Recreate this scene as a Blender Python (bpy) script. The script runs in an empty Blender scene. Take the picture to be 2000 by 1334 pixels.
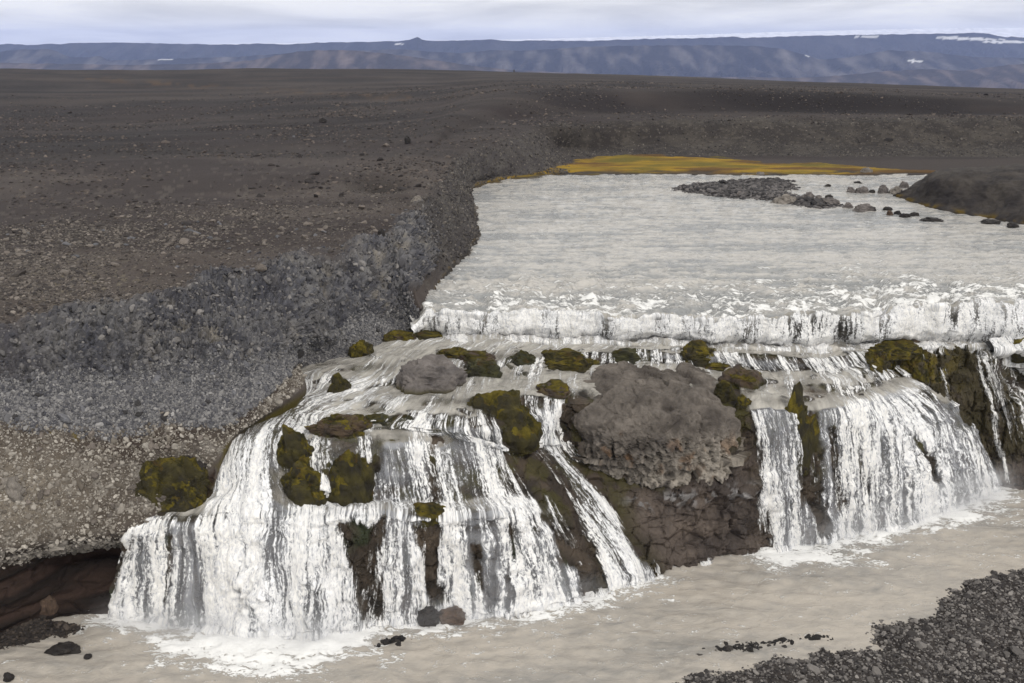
import bpy, bmesh, math, random
import numpy as np
from mathutils import Vector
from mathutils.bvhtree import BVHTree
rng = np.random.default_rng(7); random.seed(7)
sc = bpy.context.scene
COL = sc.collection
# ------------------------------------------------------------------ camera
F = 1944.4; PITCH = math.radians(16.0); CAMH = 24.0
cam = bpy.data.cameras.new('camera'); cam.sensor_width = 36.0; cam.lens = 36.0*F/2000.0
cam.clip_start = 0.5; cam.clip_end = 120000
camo = bpy.data.objects.new('camera', cam); COL.objects.link(camo)
camo.location = (0, 0, CAMH); camo.rotation_euler = (math.pi/2-PITCH, 0, 0)
sc.camera = camo
# ------------------------------------------------------------------ sky, sun, exposure
SUN_EL, SUN_AZ = math.radians(42), math.radians(150)     # azimuth from +Y, clockwise (to the right)
wd = bpy.data.worlds.new('World'); sc.world = wd; wd.use_nodes = True
nt = wd.node_tree; nt.nodes.clear()
def N(nt, t, **k):
    n = nt.nodes.new(t)
    for a, b in k.items(): setattr(n, a, b)
    return n
sky = N(nt, 'ShaderNodeTexSky', sky_type='NISHITA', sun_disc=False, sun_elevation=SUN_EL, sun_rotation=SUN_AZ)
b1 = N(nt, 'ShaderNodeBackground'); b1.inputs[1].default_value = 0.1; nt.links.new(sky.outputs[0], b1.inputs[0])
tc = N(nt, 'ShaderNodeTexCoord'); sx = N(nt, 'ShaderNodeSeparateXYZ'); nt.links.new(tc.outputs['Generated'], sx.inputs[0])
zz = N(nt, 'ShaderNodeMath', operation='MAXIMUM'); nt.links.new(sx.outputs[2], zz.inputs[0]); zz.inputs[1].default_value = 0.0
za = N(nt, 'ShaderNodeMath', operation='ADD'); nt.links.new(zz.outputs[0], za.inputs[0]); za.inputs[1].default_value = 0.09
dx = N(nt, 'ShaderNodeMath', operation='DIVIDE'); nt.links.new(sx.outputs[0], dx.inputs[0]); nt.links.new(za.outputs[0], dx.inputs[1])
dy = N(nt, 'ShaderNodeMath', operation='DIVIDE'); nt.links.new(sx.outputs[1], dy.inputs[0]); nt.links.new(za.outputs[0], dy.inputs[1])
cx = N(nt, 'ShaderNodeCombineXYZ'); nt.links.new(dx.outputs[0], cx.inputs[0]); nt.links.new(dy.outputs[0], cx.inputs[1])
nz = N(nt, 'ShaderNodeTexNoise'); nz.inputs['Scale'].default_value = 0.55; nz.inputs['Detail'].default_value = 6; nz.inputs['Roughness'].default_value = 0.55
nz.inputs['Distortion'].default_value = 0.4
nt.links.new(cx.outputs[0], nz.inputs['Vector'])
cr = N(nt, 'ShaderNodeValToRGB'); cr.color_ramp.elements[0].position = 0.36; cr.color_ramp.elements[0].color = (0.68, 0.668, 0.64, 1)
cr.color_ramp.elements[1].position = 0.6; cr.color_ramp.elements[1].color = (1.0, .978, .925, 1)
nt.links.new(nz.outputs[0], cr.inputs[0])
b2 = N(nt, 'ShaderNodeBackground'); b2.inputs[1].default_value = 1.22; nt.links.new(cr.outputs[0], b2.inputs[0])
mx = N(nt, 'ShaderNodeMixShader'); mx.inputs[0].default_value = 0.93
nt.links.new(b1.outputs[0], mx.inputs[1]); nt.links.new(b2.outputs[0], mx.inputs[2])
wo = N(nt, 'ShaderNodeOutputWorld'); nt.links.new(mx.outputs[0], wo.inputs[0])
sl = bpy.data.lights.new('sun', 'SUN'); sl.energy = 1.5; sl.angle = math.radians(10); sl.color = (1.0, 0.95, 0.88)
so = bpy.data.objects.new('sun', sl); COL.objects.link(so)
sd_ = Vector((math.sin(SUN_AZ)*math.cos(SUN_EL), math.cos(SUN_AZ)*math.cos(SUN_EL), math.sin(SUN_EL)))
so.rotation_euler = (-sd_).to_track_quat('-Z', 'Y').to_euler(); so.location = (0, 0, 80)
sc.view_settings.view_transform = 'Standard'; sc.view_settings.look = 'None'
sc.view_settings.exposure = -0.02; sc.view_settings.gamma = 1.0
sc.render.engine = 'CYCLES'; sc.cycles.transparent_max_bounces = 12; sc.cycles.max_bounces = 5; sc.cycles.volume_bounces = 1
sc.cycles.use_denoising = True
# ------------------------------------------------------------------ survey: a pixel sighted from the camera onto a level or a distance
cp, sp = math.cos(PITCH), math.sin(PITCH)
CAM = np.array([0, 0, CAMH])
def ray(u, v):
    x = (u-1000)/F; y = -(v-667)/F
    return np.array([x, cp+y*sp, -sp+y*cp])
def WZ(u, v, z):
    r = ray(u, v); return CAM + r*((z-CAMH)/r[2])
def WD(u, v, d):
    r = ray(u, v); return CAM + r*(d/r[1])
def proj(P):
    q = P-CAM; zc = q[..., 1]*cp - q[..., 2]*sp; yc = q[..., 1]*sp + q[..., 2]*cp
    zc = np.maximum(zc, 0.1)
    return 1000+F*q[..., 0]/zc, 667-F*yc/zc
# ------------------------------------------------------------------ noise
_perm = rng.permutation(256); _perm = np.concatenate([_perm, _perm, _perm])
_g = rng.normal(size=(256, 3)); _g /= np.linalg.norm(_g, axis=1)[:, None]; _g = _g.astype(np.float32)
def gn(p):
    p = np.asarray(p, np.float32); f0 = np.floor(p); f = p-f0; i = f0.astype(np.int64) & 255
    w = f*f*f*(f*(f*6-15)+10); r = 0
    for a in (0, 1):
        pa = _perm[(i[..., 0]+a) & 255]; wa = w[..., 0] if a else 1-w[..., 0]
        for b in (0, 1):
            pb = _perm[pa + ((i[..., 1]+b) & 255)]; wb = w[..., 1] if b else 1-w[..., 1]
            for c in (0, 1):
                g = _g[_perm[pb + ((i[..., 2]+c) & 255)]]; wc = w[..., 2] if c else 1-w[..., 2]
                r = r + wa*wb*wc*(g[..., 0]*(f[..., 0]-a)+g[..., 1]*(f[..., 1]-b)+g[..., 2]*(f[..., 2]-c))
    return r*1.5
def fbm(p, o=4, gain=.5, lac=2.03):
    s = 0; a = 1; p = np.asarray(p, np.float32)
    for k in range(o):
        s = s + a*gn(p+17.3*k); p = p*lac; a *= gain
    return s
def ridged(p, o=4, gain=.5):
    s = 0; a = 1; p = np.asarray(p, np.float32)
    for k in range(o):
        s = s + a*(1-2*np.abs(gn(p+11.7*k))); p = p*2.07; a *= gain
    return s
_wj = rng.random((256, 4)).astype(np.float32)
def worley(p):
    """F1, F2, random value of the nearest cell"""
    p = np.asarray(p, np.float32); i0 = np.floor(p).astype(np.int64)
    f1 = np.full(p.shape[:-1], 9., np.float32); f2 = f1.copy(); cid = np.zeros_like(f1)
    for a in (-1, 0, 1):
        for b in (-1, 0, 1):
            for c in (-1, 0, 1):
                q = i0 + np.array([a, b, c]); h = _perm[_perm[_perm[q[..., 0] & 255] + (q[..., 1] & 255)] + (q[..., 2] & 255)]
                j = _wj[h]; d = np.sqrt(((q + j[..., :3] - p)**2).sum(-1)).astype(np.float32)
                n = d < f1
                f2 = np.where(n, f1, np.minimum(f2, d)); cid = np.where(n, j[..., 3], cid); f1 = np.where(n, d, f1)
    return f1, f2, cid
_wt = rng.normal(size=(256, 3)).astype(np.float32)
def facets(p, tilt=.5, edge=.12):
    """broken-rock relief: each cell its own height and its own slant, with a groove between cells"""
    p = np.asarray(p, np.float32); i0 = np.floor(p).astype(np.int64)
    f1 = np.full(p.shape[:-1], 9., np.float32); f2 = f1.copy(); val = np.zeros_like(f1)
    for a in (-1, 0, 1):
        for b in (-1, 0, 1):
            for c in (-1, 0, 1):
                q = i0 + np.array([a, b, c]); h = _perm[_perm[_perm[q[..., 0] & 255] + (q[..., 1] & 255)] + (q[..., 2] & 255)]
                j = _wj[h]; v = (p-q-j[..., :3]).astype(np.float32); d = np.sqrt((v**2).sum(-1)); n = d < f1
                f2 = np.where(n, f1, np.minimum(f2, d)); val = np.where(n, j[..., 3]-.5+tilt*(v*_wt[h]).sum(-1), val); f1 = np.where(n, d, f1)
    return val-.35*(1-sstep(0, edge, f2-f1))
def on(mask, fn, P, *a):
    out = np.zeros(P.shape[:-1], np.float32); k = mask > .01; out[k] = fn(P[k], *a); return out
def sstep(a, b, x):
    t = np.clip((x-a)/(b-a), 0, 1); return t*t*(3-2*t)
def mix3(a, b, t):
    a = np.asarray(a, np.float32); b = np.asarray(b, np.float32)
    return a*(1-t[..., None]) + b*t[..., None]
def sdpoly(X, Y, poly):
    """signed distance to a polygon, positive inside"""
    poly = np.asarray(poly, float); n = len(poly); d = np.full(X.shape, 1e18); s = np.zeros(X.shape, bool)
    for k in range(n):
        a = poly[k]; b = poly[(k+1) % n]; ex, ey = b-a; wx = X-a[0]; wy = Y-a[1]
        t = np.clip((wx*ex+wy*ey)/max(ex*ex+ey*ey, 1e-9), 0, 1)
        d = np.minimum(d, (wx-ex*t)**2+(wy-ey*t)**2)
        if ey != 0:
            c = ((a[1] > Y) != (b[1] > Y)) & (X < ex*(Y-a[1])/ey + a[0]); s ^= c
    return np.where(s, 1, -1)*np.sqrt(d)
def sdline(X, Y, pl):
    d = np.full(X.shape, 1e18)
    for a, b in zip(pl[:-1], pl[1:]):
        ex, ey = b[0]-a[0], b[1]-a[1]; wx = X-a[0]; wy = Y-a[1]
        t = np.clip((wx*ex+wy*ey)/max(ex*ex+ey*ey, 1e-9), 0, 1)
        d = np.minimum(d, (wx-ex*t)**2+(wy-ey*t)**2)
    return np.sqrt(d)
# ------------------------------------------------------------------ lofts
def pch(C, ts):
    d = C[1:]-C[:-1]; m = np.empty_like(C); m[0] = d[0]; m[-1] = d[-1]
    a, b = d[:-1], d[1:]; s = a*b > 0
    m[1:-1] = np.where(s, 2*a*b/np.where(s, a+b, 1), 0)
    k = np.clip(np.floor(ts).astype(int), 0, len(C)-2); f = (ts-k).reshape((-1,)+(1,)*(C.ndim-1))
    return C[k]*(2*f**3-3*f**2+1) + C[k+1]*(3*f**2-2*f**3) + m[k]*(f**3-2*f**2+f) + m[k+1]*(f**3-f**2)
def params(C, px, axis, lo=2, hi=400):
    """sub-division of a control net so that cells come to about px photo pixels"""
    u, v = proj(C); d = np.hypot(np.diff(u, axis=axis), np.diff(v, axis=axis))
    d = d.max(axis=1-axis)
    ts = [0.]
    for k, L in enumerate(d):
        n = int(np.clip(round(L/px), lo, hi)); ts += list(k+np.arange(1, n+1)/n)
    return np.array(ts)
def loft(C, px, pr=None):
    C = np.asarray(C, float); a = params(C, px, 0); b = params(C, pr or px, 1)
    Q = pch(C, a); Q = np.swapaxes(pch(np.swapaxes(Q, 0, 1), b), 0, 1)
    return Q, a, b
def normals(P):
    a = np.gradient(P, axis=0); b = np.gradient(P, axis=1); n = np.cross(a, b)
    return n/np.maximum(np.linalg.norm(n, axis=-1, keepdims=True), 1e-9)
def mesh_from(name, V, Q, attrs=None, smooth=True):
    """V (n,3), Q (m,3|4) -> mesh; attrs: name -> (n,) floats or (n,3) colours/vectors"""
    me = bpy.data.meshes.new(name); V = np.asarray(V, np.float32); Q = np.asarray(Q, np.int32); k = Q.shape[1]
    me.vertices.add(len(V)); me.vertices.foreach_set('co', V.ravel())
    me.loops.add(Q.size); me.loops.foreach_set('vertex_index', Q.ravel())
    me.polygons.add(len(Q)); me.polygons.foreach_set('loop_start', np.arange(0, Q.size, k, dtype=np.int32))
    me.update(calc_edges=True)
    me.polygons.foreach_set('use_smooth', np.full(len(Q), smooth))
    for n, a in (attrs or {}).items():
        a = np.asarray(a, np.float32)
        if a.ndim == 1:
            at = me.attributes.new(n, 'FLOAT', 'POINT'); at.data.foreach_set('value', a)
        elif n == 'Col':
            at = me.attributes.new(n, 'FLOAT_COLOR', 'POINT'); at.data.foreach_set('color', np.concatenate([a, np.ones((len(a), 1), np.float32)], 1).ravel())
        else:
            at = me.attributes.new(n, 'FLOAT_VECTOR', 'POINT'); at.data.foreach_set('vector', a.ravel())
    me.validate(); me.update()
    return me
def quads(M, N_, flip=False):
    i = np.arange(M*N_).reshape(M, N_)
    q = np.stack([i[:-1, :-1], i[1:, :-1], i[1:, 1:], i[:-1, 1:]], -1)
    if flip: q = q[..., ::-1]
    return q
def sub(V, Q, attrs):
    """keep only the used vertices"""
    used = np.unique(Q); mp = np.zeros(len(V), np.int64); mp[used] = np.arange(len(used))
    return V[used], mp[Q], {k: a[used] for k, a in attrs.items()}
def link(name, me, mat, parent=None, **props):
    o = bpy.data.objects.new(name, me); COL.objects.link(o)
    if mat is not None: me.materials.clear(); me.materials.append(mat)
    if parent: o.parent = parent
    for k, v in props.items(): o[k] = v
    return o
# ------------------------------------------------------------------ materials
def newmat(name):
    m = bpy.data.materials.new(name); m.use_nodes = True; t = m.node_tree
    return m, t, t.nodes['Principled BSDF'], t.nodes['Material Output']
def lk(t, a, b): t.links.new(a, b)
def noise_node(t, scale, detail=4, rough=.55, vec=None, dist=0):
    n = N(t, 'ShaderNodeTexNoise'); n.inputs['Scale'].default_value = scale; n.inputs['Detail'].default_value = detail
    n.inputs['Roughness'].default_value = rough; n.inputs['Distortion'].default_value = dist
    if vec is not None: lk(t, vec, n.inputs['Vector'])
    return n
def mathn(t, op, a, b=None, c=None, clamp=False):
    n = N(t, 'ShaderNodeMath', operation=op, use_clamp=clamp)
    for k, x in enumerate((a, b, c)):
        if x is None: continue
        if isinstance(x, (int, float)): n.inputs[k].default_value = x
        else: lk(t, x, n.inputs[k])
    return n.outputs[0]
def mapr(t, x, a, b, c=0., d=1., smooth=True):
    n = N(t, 'ShaderNodeMapRange', interpolation_type='SMOOTHSTEP' if smooth else 'LINEAR'); lk(t, x, n.inputs[0])
    for k, y in enumerate((a, b, c, d)):
        if isinstance(y, (int, float)): n.inputs[k+1].default_value = y
        else: lk(t, y, n.inputs[k+1])
    return n.outputs[0]
def mixc(t, fac, a, b, mode='MIX'):
    n = N(t, 'ShaderNodeMix', data_type='RGBA', blend_type=mode)
    for k, x in ((0, fac), (6, a), (7, b)):
        if isinstance(x, (int, float)): n.inputs[k].default_value = x
        elif isinstance(x, tuple): n.inputs[k].default_value = x + (1,)*(4-len(x))
        else: lk(t, x, n.inputs[k])
    return n.outputs[2]
def ground_mat(name, s1=9., s2=40., amp=.5, bump=.12, rough=.92):
    """vertex colour = the ground's own colour; noise adds grain and fine relief"""
    m, t, p, o = newmat(name)
    at = N(t, 'ShaderNodeAttribute', attribute_name='Col'); g = N(t, 'ShaderNodeNewGeometry')
    n1 = noise_node(t, s1, 5, .7, g.outputs['Position']); n2 = noise_node(t, s2, 3, .6, g.outputs['Position'])
    v = mathn(t, 'MULTIPLY_ADD', n1.outputs[0], 1.3, -.15); v2 = mathn(t, 'MULTIPLY_ADD', n2.outputs[0], .8, .6)
    k = mathn(t, 'MULTIPLY', mapr(t, v, 0., 1., 1-amp, 1+amp, False), v2)
    cc = N(t, 'ShaderNodeCombineXYZ')
    for q in range(3): lk(t, k, cc.inputs[q])
    c = mixc(t, 1., at.outputs[0], cc.outputs[0], 'MULTIPLY'); lk(t, c, p.inputs['Base Color'])
    bp = N(t, 'ShaderNodeBump'); bp.inputs['Strength'].default_value = .8; bp.inputs['Distance'].default_value = bump
    lk(t, mathn(t, 'ADD', n1.outputs[0], n2.outputs[0]), bp.inputs['Height']); lk(t, bp.outputs[0], p.inputs['Normal'])
    p.inputs['Roughness'].default_value = rough; p.inputs['Specular IOR Level'].default_value = .25
    return m
M_GROUND = ground_mat('gravel_ground', 6., 26., .35, .1)
M_ROCK = ground_mat('rock', 5., 24., .4, .08)
M_WET = ground_mat('wet_rock', 5., 24., .45, .08, .45)
M_MOSS = ground_mat('moss', 9., 38., .6, .12, .95)
M_FAR = ground_mat('far_rock', .004, .02, .25, 6., 1.)
def stone_mat():
    m, t, p, o = newmat('stone')
    at = N(t, 'ShaderNodeAttribute', attribute_name='tint', attribute_type='INSTANCER')
    oi = N(t, 'ShaderNodeObjectInfo'); g = N(t, 'ShaderNodeTexCoord')
    n1 = noise_node(t, 3., 4, .65, g.outputs['Object'])
    c = mixc(t, 1., at.outputs[0], mixc(t, n1.outputs[0], (.6, .6, .6), (1.4, 1.38, 1.35)), 'MULTIPLY')
    lk(t, c, p.inputs['Base Color']); p.inputs['Roughness'].default_value = .85; p.inputs['Specular IOR Level'].default_value = .3
    return m
M_STONE = stone_mat()
def solid_stone(name, col, col2, sc_=4.):
    m, t, p, o = newmat(name); g = N(t, 'ShaderNodeTexCoord'); oi = N(t, 'ShaderNodeObjectInfo')
    n1 = noise_node(t, sc_, 5, .7, g.outputs['Object'])
    c = mixc(t, mapr(t, n1.outputs[0], .3, .7), col, col2)
    k = mapr(t, oi.outputs['Random'], 0, 1, .75, 1.3, False); cc = N(t, 'ShaderNodeCombineXYZ')
    for q in range(3): lk(t, k, cc.inputs[q])
    lk(t, mixc(t, 1., c, cc.outputs[0], 'MULTIPLY'), p.inputs['Base Color'])
    bp = N(t, 'ShaderNodeBump'); bp.inputs['Distance'].default_value = .03; lk(t, n1.outputs[0], bp.inputs['Height']); lk(t, bp.outputs[0], p.inputs['Normal'])
    p.inputs['Roughness'].default_value = .85; p.inputs['Specular IOR Level'].default_value = .3
    return m
M_ST = {'tan': solid_stone('tan_stone', (.10, .085, .075), (.19, .165, .145)), 'grey': solid_stone('grey_stone', (.07, .07, .078), (.15, .15, .16)),
        'dark': solid_stone('dark_stone', (.02, .019, .02), (.05, .047, .047)), 'brown': solid_stone('brown_stone', (.06, .045, .035), (.14, .105, .085))}
MILK = (.465, .447, .42)
def water_mat(name, milk, ripple, bump=.06, rough=.14):
    """silty open water: attr foam 0..1 drives the white of broken water"""
    m, t, p, o = newmat(name)
    fl = N(t, 'ShaderNodeAttribute', attribute_name='flow'); fo = N(t, 'ShaderNodeAttribute', attribute_name='foam')
    tn = N(t, 'ShaderNodeAttribute', attribute_name='tone')
    n1 = noise_node(t, ripple, 4, .6, fl.outputs['Vector'], .8); n2 = noise_node(t, ripple*4., 4, .65, fl.outputs['Vector'], 1.2)
    f = mathn(t, 'ADD', mathn(t, 'MULTIPLY', mapr(t, n1.outputs[0], .25, .75), .5), mathn(t, 'MULTIPLY', mapr(t, n2.outputs[0], .25, .75), .5))
    thr = mathn(t, 'SUBTRACT', 1., fo.outputs['Fac'])
    e = mathn(t, 'SUBTRACT', f, thr); w = mapr(t, e, -.06, .16, 0., 1.)
    tone = mixc(t, mapr(t, mathn(t, 'ADD', mathn(t, 'MULTIPLY', tn.outputs['Fac'], .65), mathn(t, 'MULTIPLY', n1.outputs[0], .35)), .3, .7), tuple(x*k_ for x, k_ in zip(milk, (.62, .66, .71))), tuple(min(1, x*1.10) for x in milk))
    c = mixc(t, w, tone, (.84, .84, .83)); lk(t, c, p.inputs['Base Color'])
    lk(t, mapr(t, w, 0, 1, rough, .6), p.inputs['Roughness']); p.inputs['IOR'].default_value = 1.33
    bp = N(t, 'ShaderNodeBump'); bp.inputs['Distance'].default_value = bump; bp.inputs['Strength'].default_value = 1.
    lk(t, mathn(t, 'ADD', mathn(t, 'MULTIPLY', n2.outputs[0], .45), mathn(t, 'ADD', n1.outputs[0], mathn(t, 'MULTIPLY', w, .35))), bp.inputs['Height']); lk(t, bp.outputs[0], p.inputs['Normal'])
    return m
M_RIVER = water_mat('silty_river_water', MILK, 1.3, .16)
M_POOL = water_mat('silty_pool_water', (.41, .372, .325), 1.15, .075, .05)
def fall_mat(name):
    """falling water: white strands and webs with gaps between them, milky water where it runs whole"""
    m, t, p, o = newmat(name)
    fl = N(t, 'ShaderNodeAttribute', attribute_name='flow'); fo = N(t, 'ShaderNodeAttribute', attribute_name='foam'); mi = N(t, 'ShaderNodeAttribute', attribute_name='milk')
    def scaled(sx_, sy_, src=None):
        v = N(t, 'ShaderNodeVectorMath', operation='MULTIPLY'); lk(t, src or fl.outputs['Vector'], v.inputs[0]); v.inputs[1].default_value = (sx_, sy_, 1.); return v.outputs[0]
    def warped(vec, amp, scale=1.):
        wob = noise_node(t, scale, 3, .6, vec); v = N(t, 'ShaderNodeVectorMath', operation='MULTIPLY_ADD'); lk(t, wob.outputs['Color'], v.inputs[0]); v.inputs[1].default_value = (amp, amp, 0.); lk(t, vec, v.inputs[2]); return v.outputs[0]
    fv = warped(fl.outputs['Vector'], .22, .9)
    big = mapr(t, noise_node(t, 1., 3, .5, scaled(.9, .07, fv)).outputs[0], .3, .7)           # broad strands
    st = mapr(t, noise_node(t, 1., 4, .6, scaled(4.2, .24, fv)).outputs[0], .28, .72)         # fine strands
    st2 = mapr(t, noise_node(t, 1., 3, .65, scaled(11., 1.2, fv)).outputs[0], .28, .72)       # threads
    lace = mapr(t, noise_node(t, 1., 4, .75, scaled(11., 4.6, fv), .8).outputs[0], .30, .70)  # torn lace
    f = mathn(t, 'ADD', mathn(t, 'ADD', mathn(t, 'MULTIPLY', st2, .18), mathn(t, 'MULTIPLY', st, .30)),
              mathn(t, 'ADD', mathn(t, 'MULTIPLY', big, .30), mathn(t, 'MULTIPLY', lace, .22)))
    thr = mathn(t, 'SUBTRACT', .86, mathn(t, 'MULTIPLY', fo.outputs['Fac'], .62))
    e = mathn(t, 'SUBTRACT', f, thr)
    w = mapr(t, e, -.13, .10, 0., 1.)
    mic = mathn(t, 'ADD', mathn(t, 'MULTIPLY', lace, .55), mathn(t, 'ADD', mathn(t, 'MULTIPLY', st2, .25), mathn(t, 'MULTIPLY', st, .20)))
    thick = mathn(t, 'MULTIPLY', mapr(t, e, -.08, .18, .2, 1.), mapr(t, mic, .18, .68, .25, 1.), clamp=True)
    nm = noise_node(t, 1., 3, .6, scaled(1.2, .35))
    milk = mathn(t, 'MULTIPLY', mi.outputs['Fac'], mapr(t, nm.outputs[0], .2, .75, .75, 1.1), clamp=True)
    ve = N(t, 'ShaderNodeAttribute', attribute_name='veil')
    milk = mathn(t, 'MAXIMUM', milk, mathn(t, 'MULTIPLY', ve.outputs['Fac'], mapr(t, st, 0., 1., .55, 1.25)))
    al = mathn(t, 'MAXIMUM', mathn(t, 'MULTIPLY', w, mapr(t, e, -.12, .14, .40, 1.)), milk)
    iso = noise_node(t, 1., 4, .6, scaled(1.3, .9, fv), .5)
    tone = mixc(t, mapr(t, iso.outputs[0], .3, .7), (.36, .345, .315), (.60, .57, .515))
    white = mixc(t, thick, (.50, .52, .57), mixc(t, big, (.95, .955, .97), (.95, .935, .905)))
    c = mixc(t, mathn(t, 'MAXIMUM', w, mapr(t, ve.outputs['Fac'], .0, .15)), tone, white); lk(t, c, p.inputs['Base Color'])
    lk(t, mapr(t, w, 0, 1, .12, .6), p.inputs['Roughness']); p.inputs['IOR'].default_value = 1.33
    lk(t, al, p.inputs['Alpha'])
    bp = N(t, 'ShaderNodeBump'); bp.inputs['Distance'].default_value = .12; bp.inputs['Strength'].default_value = 1.
    lk(t, f, bp.inputs['Height']); lk(t, bp.outputs[0], p.inputs['Normal'])
    return m
M_FALL = fall_mat('falling_water')
# ================================================================== GROUND: plateau, left bank, far shore (one sheet to the horizon)
RIV = 10.0
HOR = np.array([(-300, 131), (0, 134), (120, 136), (230, 139), (350, 137), (500, 134), (800, 136), (1000, 141), (1300, 149), (1600, 160), (2000, 174), (2400, 186)], float)
def hor(u): return float(np.interp(u, HOR[:, 0], HOR[:, 1]))
def chain(a, b, n):
    return [tuple(a[i]+(b[i]-a[i])*k/(n-1) for i in range(3)) for k in range(n)]
def dz(u, v, z, off, n):        # same pixel column, d offset from row 1
    return None
# absolute rows: (u, v, z) ; ('d') rows: (u, v, None, d)
def bank_left(w, recess, up):
    """w waterline pixel on the pool; recess, up: (u, v, metres behind the waterline)"""
    p = WZ(w[0], w[1], 0.); q0 = p.copy(); q0[2] = -1.2; q0[1] -= .5
    return [q0, p] + [WD(a, b, p[1]+c) for a, b, c in recess+up]
K = []
K.append(bank_left((-200, 1300), [(-200, 1230, .3), (-200, 1160, .6), (-200, 1110, 0)], [(-200, 980, .9), (-200, 880, 2.2), (-200, 770, 4.5), (-200, 640, 8)]) + [WZ(-200, 530, 13), WZ(-200, 450, 13)])
K.append(bank_left((0, 1250), [(0, 1180, .35), (15, 1112, .9), (0, 1066, -.1)], [(0, 950, .9), (0, 850, 2.2), (0, 740, 4.5), (0, 610, 8)]) + [WZ(0, 500, 13.1), WZ(0, 430, 13)])
K.append(bank_left((125, 1205), [(128, 1150, .5), (135, 1085, 1.9), (110, 1046, -.7)], [(120, 930, .3), (130, 840, 1.6), (150, 735, 4), (160, 600, 7.5)]) + [WZ(160, 490, 13.1), WZ(160, 420, 13.1)])
K.append(bank_left((240, 1195), [(242, 1140, .9), (245, 1075, 2.1), (248, 1032, -.3)], [(252, 930, 1.2), (280, 845, 2.4), (300, 725, 5), (310, 575, 9)]) + [WZ(320, 470, 13.2), WZ(320, 410, 13.2)])
def st(*r): return [WZ(*x) for x in r]
K.append(st((395, 1010, 4.0), (400, 1000, 4.5), (405, 985, 4.8), (410, 950, 5.5), (402, 920, 6.1), (400, 895, 6.6), (430, 830, 7.9), (430, 725, 9.6), (430, 545, 12.6), (440, 450, 13.2), (440, 400, 13.2)))
K.append(st((460, 885, 6.3), (457, 868, 6.9), (459, 860, 7.1), (462, 851, 7.3), (468, 842, 7.55), (478, 825, 7.9), (500, 790, 8.5), (500, 715, 9.6), (500, 525, 12.8), (510, 440, 13.2), (510, 390, 13.2)))
K.append(st((592, 800, 7.0), (592, 785, 7.4), (596, 775, 7.6), (597, 764, 7.9), (592, 752, 8.25), (580, 742, 8.5), (560, 735, 8.7), (545, 690, 9.6), (560, 510, 12.9), (570, 430, 13.2), (570, 380, 13.2)))
def st2(w, foot, mid, top, b9, b10):   # w waterline; two intermediate; foot of cliff, crest
    a = chain(w, foot, 6); u, v, z = w
    return st((u+4, v+6, z-.5), *a, mid, top, b9, b10)
K.append(st2((566, 724, 7.72), (592, 700, 8.3), (600, 665, 9.3), (625, 500, 12.9), (630, 420, 13.25), (630, 370, 13.25)))
K.append(st2((705, 698, 7.95), (695, 676, 8.5), (690, 645, 9.3), (690, 480, 13.0), (690, 405, 13.3), (690, 362, 13.3)))
K.append(st2((806, 655, 8.2), (790, 635, 8.8), (775, 605, 9.6), (745, 460, 13.1), (740, 395, 13.4), (740, 352, 13.4)))
K.append(st2((822, 604, RIV), (815, 588, 10.4), (808, 565, 10.9), (780, 435, 13.2), (770, 380, 13.5), (768, 343, 13.5)))
K.append(st2((868, 535, RIV), (860, 520, 10.4), (850, 500, 11.0), (815, 400, 13.3), (795, 362, 13.6), (785, 333, 13.6)))
K.append(st2((928, 465, RIV), (918, 448, 10.5), (905, 430, 11.2), (855, 362, 13.2), (825, 338, 13.7), (810, 318, 13.8)))
K.append(st2((922, 420, RIV), (912, 402, 10.6), (902, 388, 11.4), (872, 335, 13.3), (850, 313, 13.8), (835, 298, 13.9)))
K.append(st2((918, 374, RIV), (916, 362, 10.5), (912, 350, 11.3), (900, 305, 13.5), (880, 287, 14.0), (862, 275, 14.0)))
K.append(st2((965, 356, RIV), (966, 346, 10.4), (962, 334, 11.2), (940, 284, 14.0), (915, 266, 14.3), (900, 256, 14.3)))
K.append(st2((1050, 342, RIV), (1060, 332, 10.4), (1050, 318, 11.1), (1010, 270, 14.0), (975, 250, 14.6), (960, 240, 14.6)))
K.append(st2((1110, 342, RIV), (1110, 306, 10.6), (1095, 290, 11.2), (1060, 254, 14.0), (1040, 240, 14.7), (1030, 230, 14.7)))
K.append(st2((1300, 342, RIV), (1300, 303, 10.6), (1300, 285, 11.3), (1300, 244, 14.1), (1300, 232, 14.8), (1300, 222, 14.7)))
K.append(st2((1600, 343, RIV), (1600, 304, 10.6), (1600, 285, 11.3), (1600, 238, 14.4), (1600, 228, 14.9), (1600, 220, 14.7)))
K.append(st2((1900, 343, RIV), (1900, 305, 10.6), (1900, 285, 11.3), (1900, 238, 14.4), (1900, 230, 14.8), (1900, 222, 14.6)))
K.append(st2((2300, 345, RIV), (2300, 308, 10.6), (2300, 288, 11.3), (2300, 242, 14.3), (2300, 235, 14.6), (2300, 228, 14.4)))
UF = [-250, 0, 150, 300, 420, 500, 560, 620, 680, 740, 780, 820, 860, 890, 920, 960, 1010, 1080, 1300, 1600, 1900, 2350]
for s, u in zip(K, UF):
    h = hor(u); v10 = proj(s[-1])[1]
    s.append(WD(u, h+.36*(v10-h), 185)); s.append(WD(u, h+.11*(v10-h), 330)); s.append(WD(u, h, 520))
    e = WD(u, h, 1400); e[2] = -60; s.append(e)
K = np.array(K)
G, ga, gb = loft(K, 3.8, 3.3)
S_, R_ = np.meshgrid(ga, gb, indexing='ij')
Gn = normals(G); 
if Gn[..., 2].mean() < 0: Gn = -Gn
R_true = R_; R_ = R_ + np.where((R_ > 3.9) & (R_ < 9), .30*fbm(G*.28+71, 3)+.10*fbm(G*1.4+7, 3), 0)*(S_ < 17)
far = sstep(9.2, 10.6, R_)
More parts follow.
